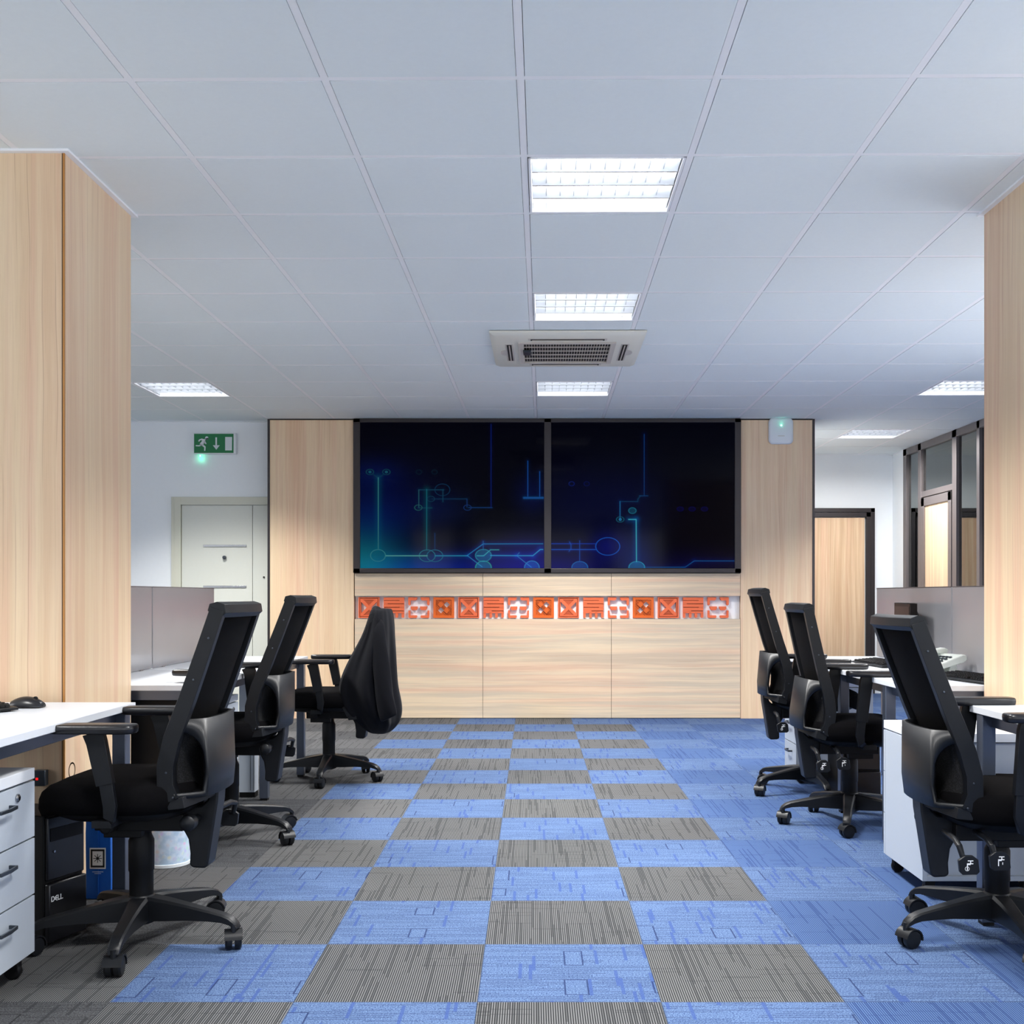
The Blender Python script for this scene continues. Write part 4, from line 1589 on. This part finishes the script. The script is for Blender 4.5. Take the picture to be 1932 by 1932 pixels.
# computers ------------------------------------------------------------------------
def tower(label, loc, rz, text=True):
    t = thing('computer_tower', label, 'computer', loc, rz)
    w_, h_, d_ = .165, .41, .40          # front looks to local -y
    MB().box(-w_ / 2, w_ / 2, 0, d_, .008, h_).build('case', 'blk_soft', t, bevel=.004)
    m = MB().box(-w_ / 2 + .004, w_ / 2 - .004, -.012, 0, h_ * .50, h_ - .004).box(-w_ / 2 + .002, w_ / 2 - .002, -.02, 0, .012, h_ * .48)
    m.build('front_bezel', 'blk_shine', t, bevel=.005)
    MB().box(-w_ / 2 + .015, w_ / 2 - .015, -.014, -.012, h_ * .80, h_ * .90).build('drive_door', 'blk_soft', t)
    MB().lathe([(.004, -.016), (.004, -.012)], (-w_ / 2 + .03, 0, h_ * .72), 10, 1).build('power_button', 'chrome', t)
    MB().box(w_ / 2 - .03, w_ / 2 - .014, -.0206, -.0195, .04, .062).build('processor_sticker', 'sticker_glow', t)
    if text:
        m = MB()
        x0, z0, s_ = -w_ / 2 + .012, h_ * .48 - .055, .014

        def stroke(x, pts):
            for (a, b), (c, d2) in zip(pts[:-1], pts[1:]):
                q = Vector((c - a, 0, d2 - b))
                L_ = q.length
                ang = math.atan2(q.z, q.x)
                m.cbox((x + (a + c) / 2 * s_, -.0205, z0 + (b + d2) / 2 * s_), ((L_ + .18) * s_, .001, .0028), Matrix.Rotation(-ang, 3, 'Y'))
        stroke(x0, [(0, 0), (0, 1), (.5, 1), (.75, .7), (.75, .3), (.5, 0), (0, 0)])
        stroke(x0 + .0145, [(.55, 1.05), (0, .75), (.55, .5), (0, .3), (.55, -.05)])
        stroke(x0 + .0145, [(0, .75), (0, .3)])
        stroke(x0 + .027, [(0, 1), (0, 0), (.55, 0)])
        stroke(x0 + .038, [(0, 1), (0, 0), (.55, 0)])
        m.build('badge', 'print_white', t, smooth=0)
    return t


ang = math.atan2(3.635 - 3.48, -1.47 + 1.53)
tower('black computer tower under the near left desk, next to the blue bag', ((-1.53 - 1.47) / 2 - .005, (3.48 + 3.635) / 2, 0), ang)
tower('black computer tower under the right desk beside the white pedestal', (1.715, 5.72, 0), 0, False)

# blue bag -------------------------------------------------------------------------
bg = thing('paper_bag', 'tall blue gift bag with a square black sun label', 'bag', (-1.578, 4.03, 0), 0)
m = MB()
m.rings([[(-.046 * a, 0 - b, z), (.046 * a, 0 - b, z), (.046 * a, .09 + b * 0, z), (-.046 * a, .09, z)] for a, b, z in ((1, 0, 0), (1, 0, .10), (1, .004, .24), (.98, -.012, .42))])
m.build('bag_body', 'blue', bg, bevel=.002)
MB().prism([(0.000, .0), (.002, .0), (.000, .40), (-.002, .40)], -.0052, -.001).build('bag_fold', 'blue', bg)
cxl, czl = .000, .150
m = MB().box(cxl - .029, cxl + .029, -.0072, -.0062, czl - .038, czl + .038)
m.mat(1)
for a, b, c_, d_ in ((-.025, .025, .026, .033), (-.025, .025, -.033, -.026), (-.025, -.019, -.03, .03), (.019, .025, -.03, .03)):
    m.box(cxl + a, cxl + b, -.0078, -.0070, czl + c_, czl + d_)
m.lathe([(.0055, -.0078), (.0055, -.0070)], (cxl, 0, czl), 14, 1)
for k in range(8):
    a = k * PI / 4
    m.cbox((cxl + .011 * math.cos(a), -.0074, czl + .011 * math.sin(a)), (.010, .0008, .0022), Matrix.Rotation(-a, 3, 'Y'))
m.build('bag_label', ['label_white', 'print_black'], bg, smooth=0)
m = MB().box(cxl - .02, cxl + .02, -.0066, -.0056, czl - .050, czl - .0485).box(cxl - .012, cxl + .012, -.0066, -.0056, czl - .056, czl - .0548)
m.build('bag_print', 'access', bg, smooth=0)

# waste bin ------------------------------------------------------------------------
wb = thing('waste_bin', 'round pale speckled waste bin on the carpet behind the near left chair', 'bin', (-1.505, 4.565, 0))
MB().lathe([(.092, .012), (.096, .10), (.104, .29), (.102, .29), (.094, .10), (.09, .016)], n=44).build('bin_body', 'bin', wb, smooth=50)
MB().lathe([(.09, 0), (.095, .002), (.096, .014), (.090, .016)], n=44).build('bin_base', 'rim', wb, smooth=50)
MB().lathe([(.102, .288), (.108, .290), (.108, .302), (.100, .302)], n=44).build('bin_rim', 'rim', wb, smooth=50)

# wall socket on the column --------------------------------------------------------
so = thing('power_socket', 'dark socket with a red lit switch on the left column', 'socket', px(80, 1466, 3.956)[0:1] + (3.956, px(80, 1466, 3.956)[2]))
MB().box(-.022, .022, -.03, 0, -.028, .028).build('socket_box', 'handle', so, bevel=.003)
MB().box(-.010, -.002, -.032, -.03, -.006, .002).build('switch_lamp', 'led_red', so)
rg = px(138, 1462, 3.956)
ring = MB().lathe([(.030, -.02), (.034, -.012), (.030, 0), (.024, 0), (.022, -.012), (.026, -.02), (.030, -.02)], n=28, axis=0, cap=False)
tag(ring.build('cable_ring', 'handle', loc=(-1.67, 4.02, .47), smooth=50), 'small grey ring fixed to the left column above the blue bag', 'cable ring')


# desk items -----------------------------------------------------------------------
def keyboard(label, loc, rz, L=.44, D=.15):
    t = thing('keyboard', label, 'keyboard', loc, rz, 'black computer keyboards')
    m = MB()
    m.prism([(-D / 2, .004), (D / 2, .004), (D / 2, .024), (D / 2 - .01, .026), (-D / 2 + .008, .014), (-D / 2, .012)], -L / 2, L / 2, 0)
    m.box(-L / 2 + .02, -L / 2 + .05, D / 2 - .03, D / 2 - .01, 0, .005).box(L / 2 - .05, L / 2 - .02, D / 2 - .03, D / 2 - .01, 0, .005)
    m.box(-L / 2 + .02, -L / 2 + .05, -D / 2 + .01, -D / 2 + .03, 0, .005).box(L / 2 - .05, L / 2 - .02, -D / 2 + .01, -D / 2 + .03, 0, .005)
    m.build('keyboard_case', 'blk_plastic', t, bevel=.002)
    m = MB()
    for r_ in range(6):
        y = -D / 2 + .020 + r_ * .0205
        z = .0145 + (y + D / 2 - .008) * .088
        x = -L / 2 + .014
        c = 0
        while x < L / 2 - .02:
            w_ = .0165
            if r_ == 0 and 3 < c < 5:
                w_ = .10
            if not (.285 < x + L / 2 < .295 or .35 < x + L / 2 < .36):
                m.rings([[(x + k, y - .008 + k, z + h_), (x + w_ - k, y - .008 + k, z + h_), (x + w_ - k, y + .008 - k, z + h_), (x + k, y + .008 - k, z + h_)] for k, h_ in ((0, 0), (.0018, .008))])
            x += w_ + .0025
            c += 1
    k = m.build('keys', 'blk_soft', t, smooth=0)
    k['label'] = 'rows of black keys'
    return t


keyboard('black keyboard on the near left desk, cut by the frame', (-1.84, 3.44, DZ), R(60))
keyboard('black keyboard at the far end of the right desk', (1.86, 5.93, DZ), R(-86))
keyboard('black keyboard on the right desk beside the column', (1.93, 4.86, DZ), R(-80))

mo = thing('computer_mouse', 'black computer mouse on the near left desk', 'mouse', (-1.685, 3.70, DZ), R(-8))
m = MB()
rs = []
for k in range(9):
    t_ = k / 8
    x = -.055 + .11 * t_
    h_ = .034 * math.sin(PI * min(1, .12 + .8 * t_)) ** .6
    w_ = .031 * math.sin(PI * (.10 + .82 * t_)) ** .4
    rs.append([(x, w_ * math.cos(a), max(0.002, .004 + h_ * math.sin(a))) for a in [PI * j / 12 for j in range(13)]] + [(x, w_ * math.cos(a), .002) for a in [PI * (1 - j / 4) for j in range(5)]][1:-1])
m.rings(rs)
m.build('mouse_shell', 'blk_shine', mo, smooth=60)
MB().lathe([(.008, -.003), (.008, .003)], (.028, 0, .030), 12, 1).build('scroll_wheel', 'blk_soft', mo)

mn = thing('monitor', 'small dark monitor facing the aisle on the right desk', 'monitor', (2.035, 6.035, DZ), R(-6))
m = MB().box(-.02, .018, -.19, .19, .075, .335)
m.rings([[(.018, -.15 * a, .205 - .10 * a), (.018, .15 * a, .205 - .10 * a), (.018, .15 * a, .205 + .11 * a), (.018, -.15 * a, .205 + .11 * a)] for a in (1.0,)] + [[(.045, -.11, .13), (.045, .11, .13), (.045, .11, .27), (.045, -.11, .27)]])
b_ = m.build('monitor_case', 'brown_plastic', mn, bevel=.004)
MB().box(-.0215, -.020, -.17, .17, .095, .315).build('monitor_screen', 'dark_glass', mn)
m = MB().box(0, .02, -.03, .03, .01, .1).lathe([(.075, 0), (.075, .008), (.04, .014), (.02, .016)], (.0, 0, 0), 28, 2)
m.build('monitor_stand', 'brown_plastic', mn, bevel=.002)
b_.rotation_euler = (0, 0, 0)

ph = thing('desk_phone', 'off-white desk telephone in front of the grey divider screen', 'telephone', (1.955, 5.36, DZ), R(-72))
# local x across, local -y towards the user, +y rear (raised)
m = MB()
m.prism([(-.105, .018), (-.10, .010), (.085, .052), (.105, .066), (.103, .088), (.08, .092), (-.095, .034), (-.105, .028)], -.095, .095, 0)
m.build('phone_body', 'phone', ph, bevel=.006, seg=3)
m = MB().prism([(.015, .0), (.075, .0), (.06, .05), (.03, .042)], -.07, .07, 0)
m.box(-.07, .07, -.09, -.06, 0, .02)
m.build('phone_stand', 'phone', ph, bevel=.003)
m = MB()
hsx = -.062
pts = [(hsx, -.105, .046), (hsx, -.085, .056), (hsx, -.03, .080), (hsx, .03, .100), (hsx, .085, .106), (hsx, .105, .100)]
m.bar(pts, [.040, .046, .040, .040, .046, .040], [.020, .026, .020, .020, .026, .020], side=Vector((1, 0, 0)))
m.box(hsx - .02, hsx + .02, -.10, -.065, .040, .062).box(hsx - .02, hsx + .02, .06, .10, .078, .100)
m.build('handset', 'phone', ph, bevel=.006, seg=3)
m = MB()
for r_ in range(5):
    for c_ in range(4):
        y = -.075 + r_ * .026
        z = .036 + (y + .095) * .325
        x = -.012 + c_ * .025
        m.box(x - .008, x + .008, y - .007, y + .007, z, z + .007)
m.build('phone_buttons', 'handle', ph, bevel=.001)
crd = []
for k in range(60):
    t_ = k / 59
    crd.append((-.06 + .02 * math.cos(k * 1.6) * .3, .10 + .05 * math.sin(t_ * PI) + .004 * math.cos(k * 1.6), .014 + .05 * (1 - t_) * .5 + .005 * math.sin(k * 1.6)))
MB().tube(crd, .0022, 6).build('phone_cord', 'handle', ph)
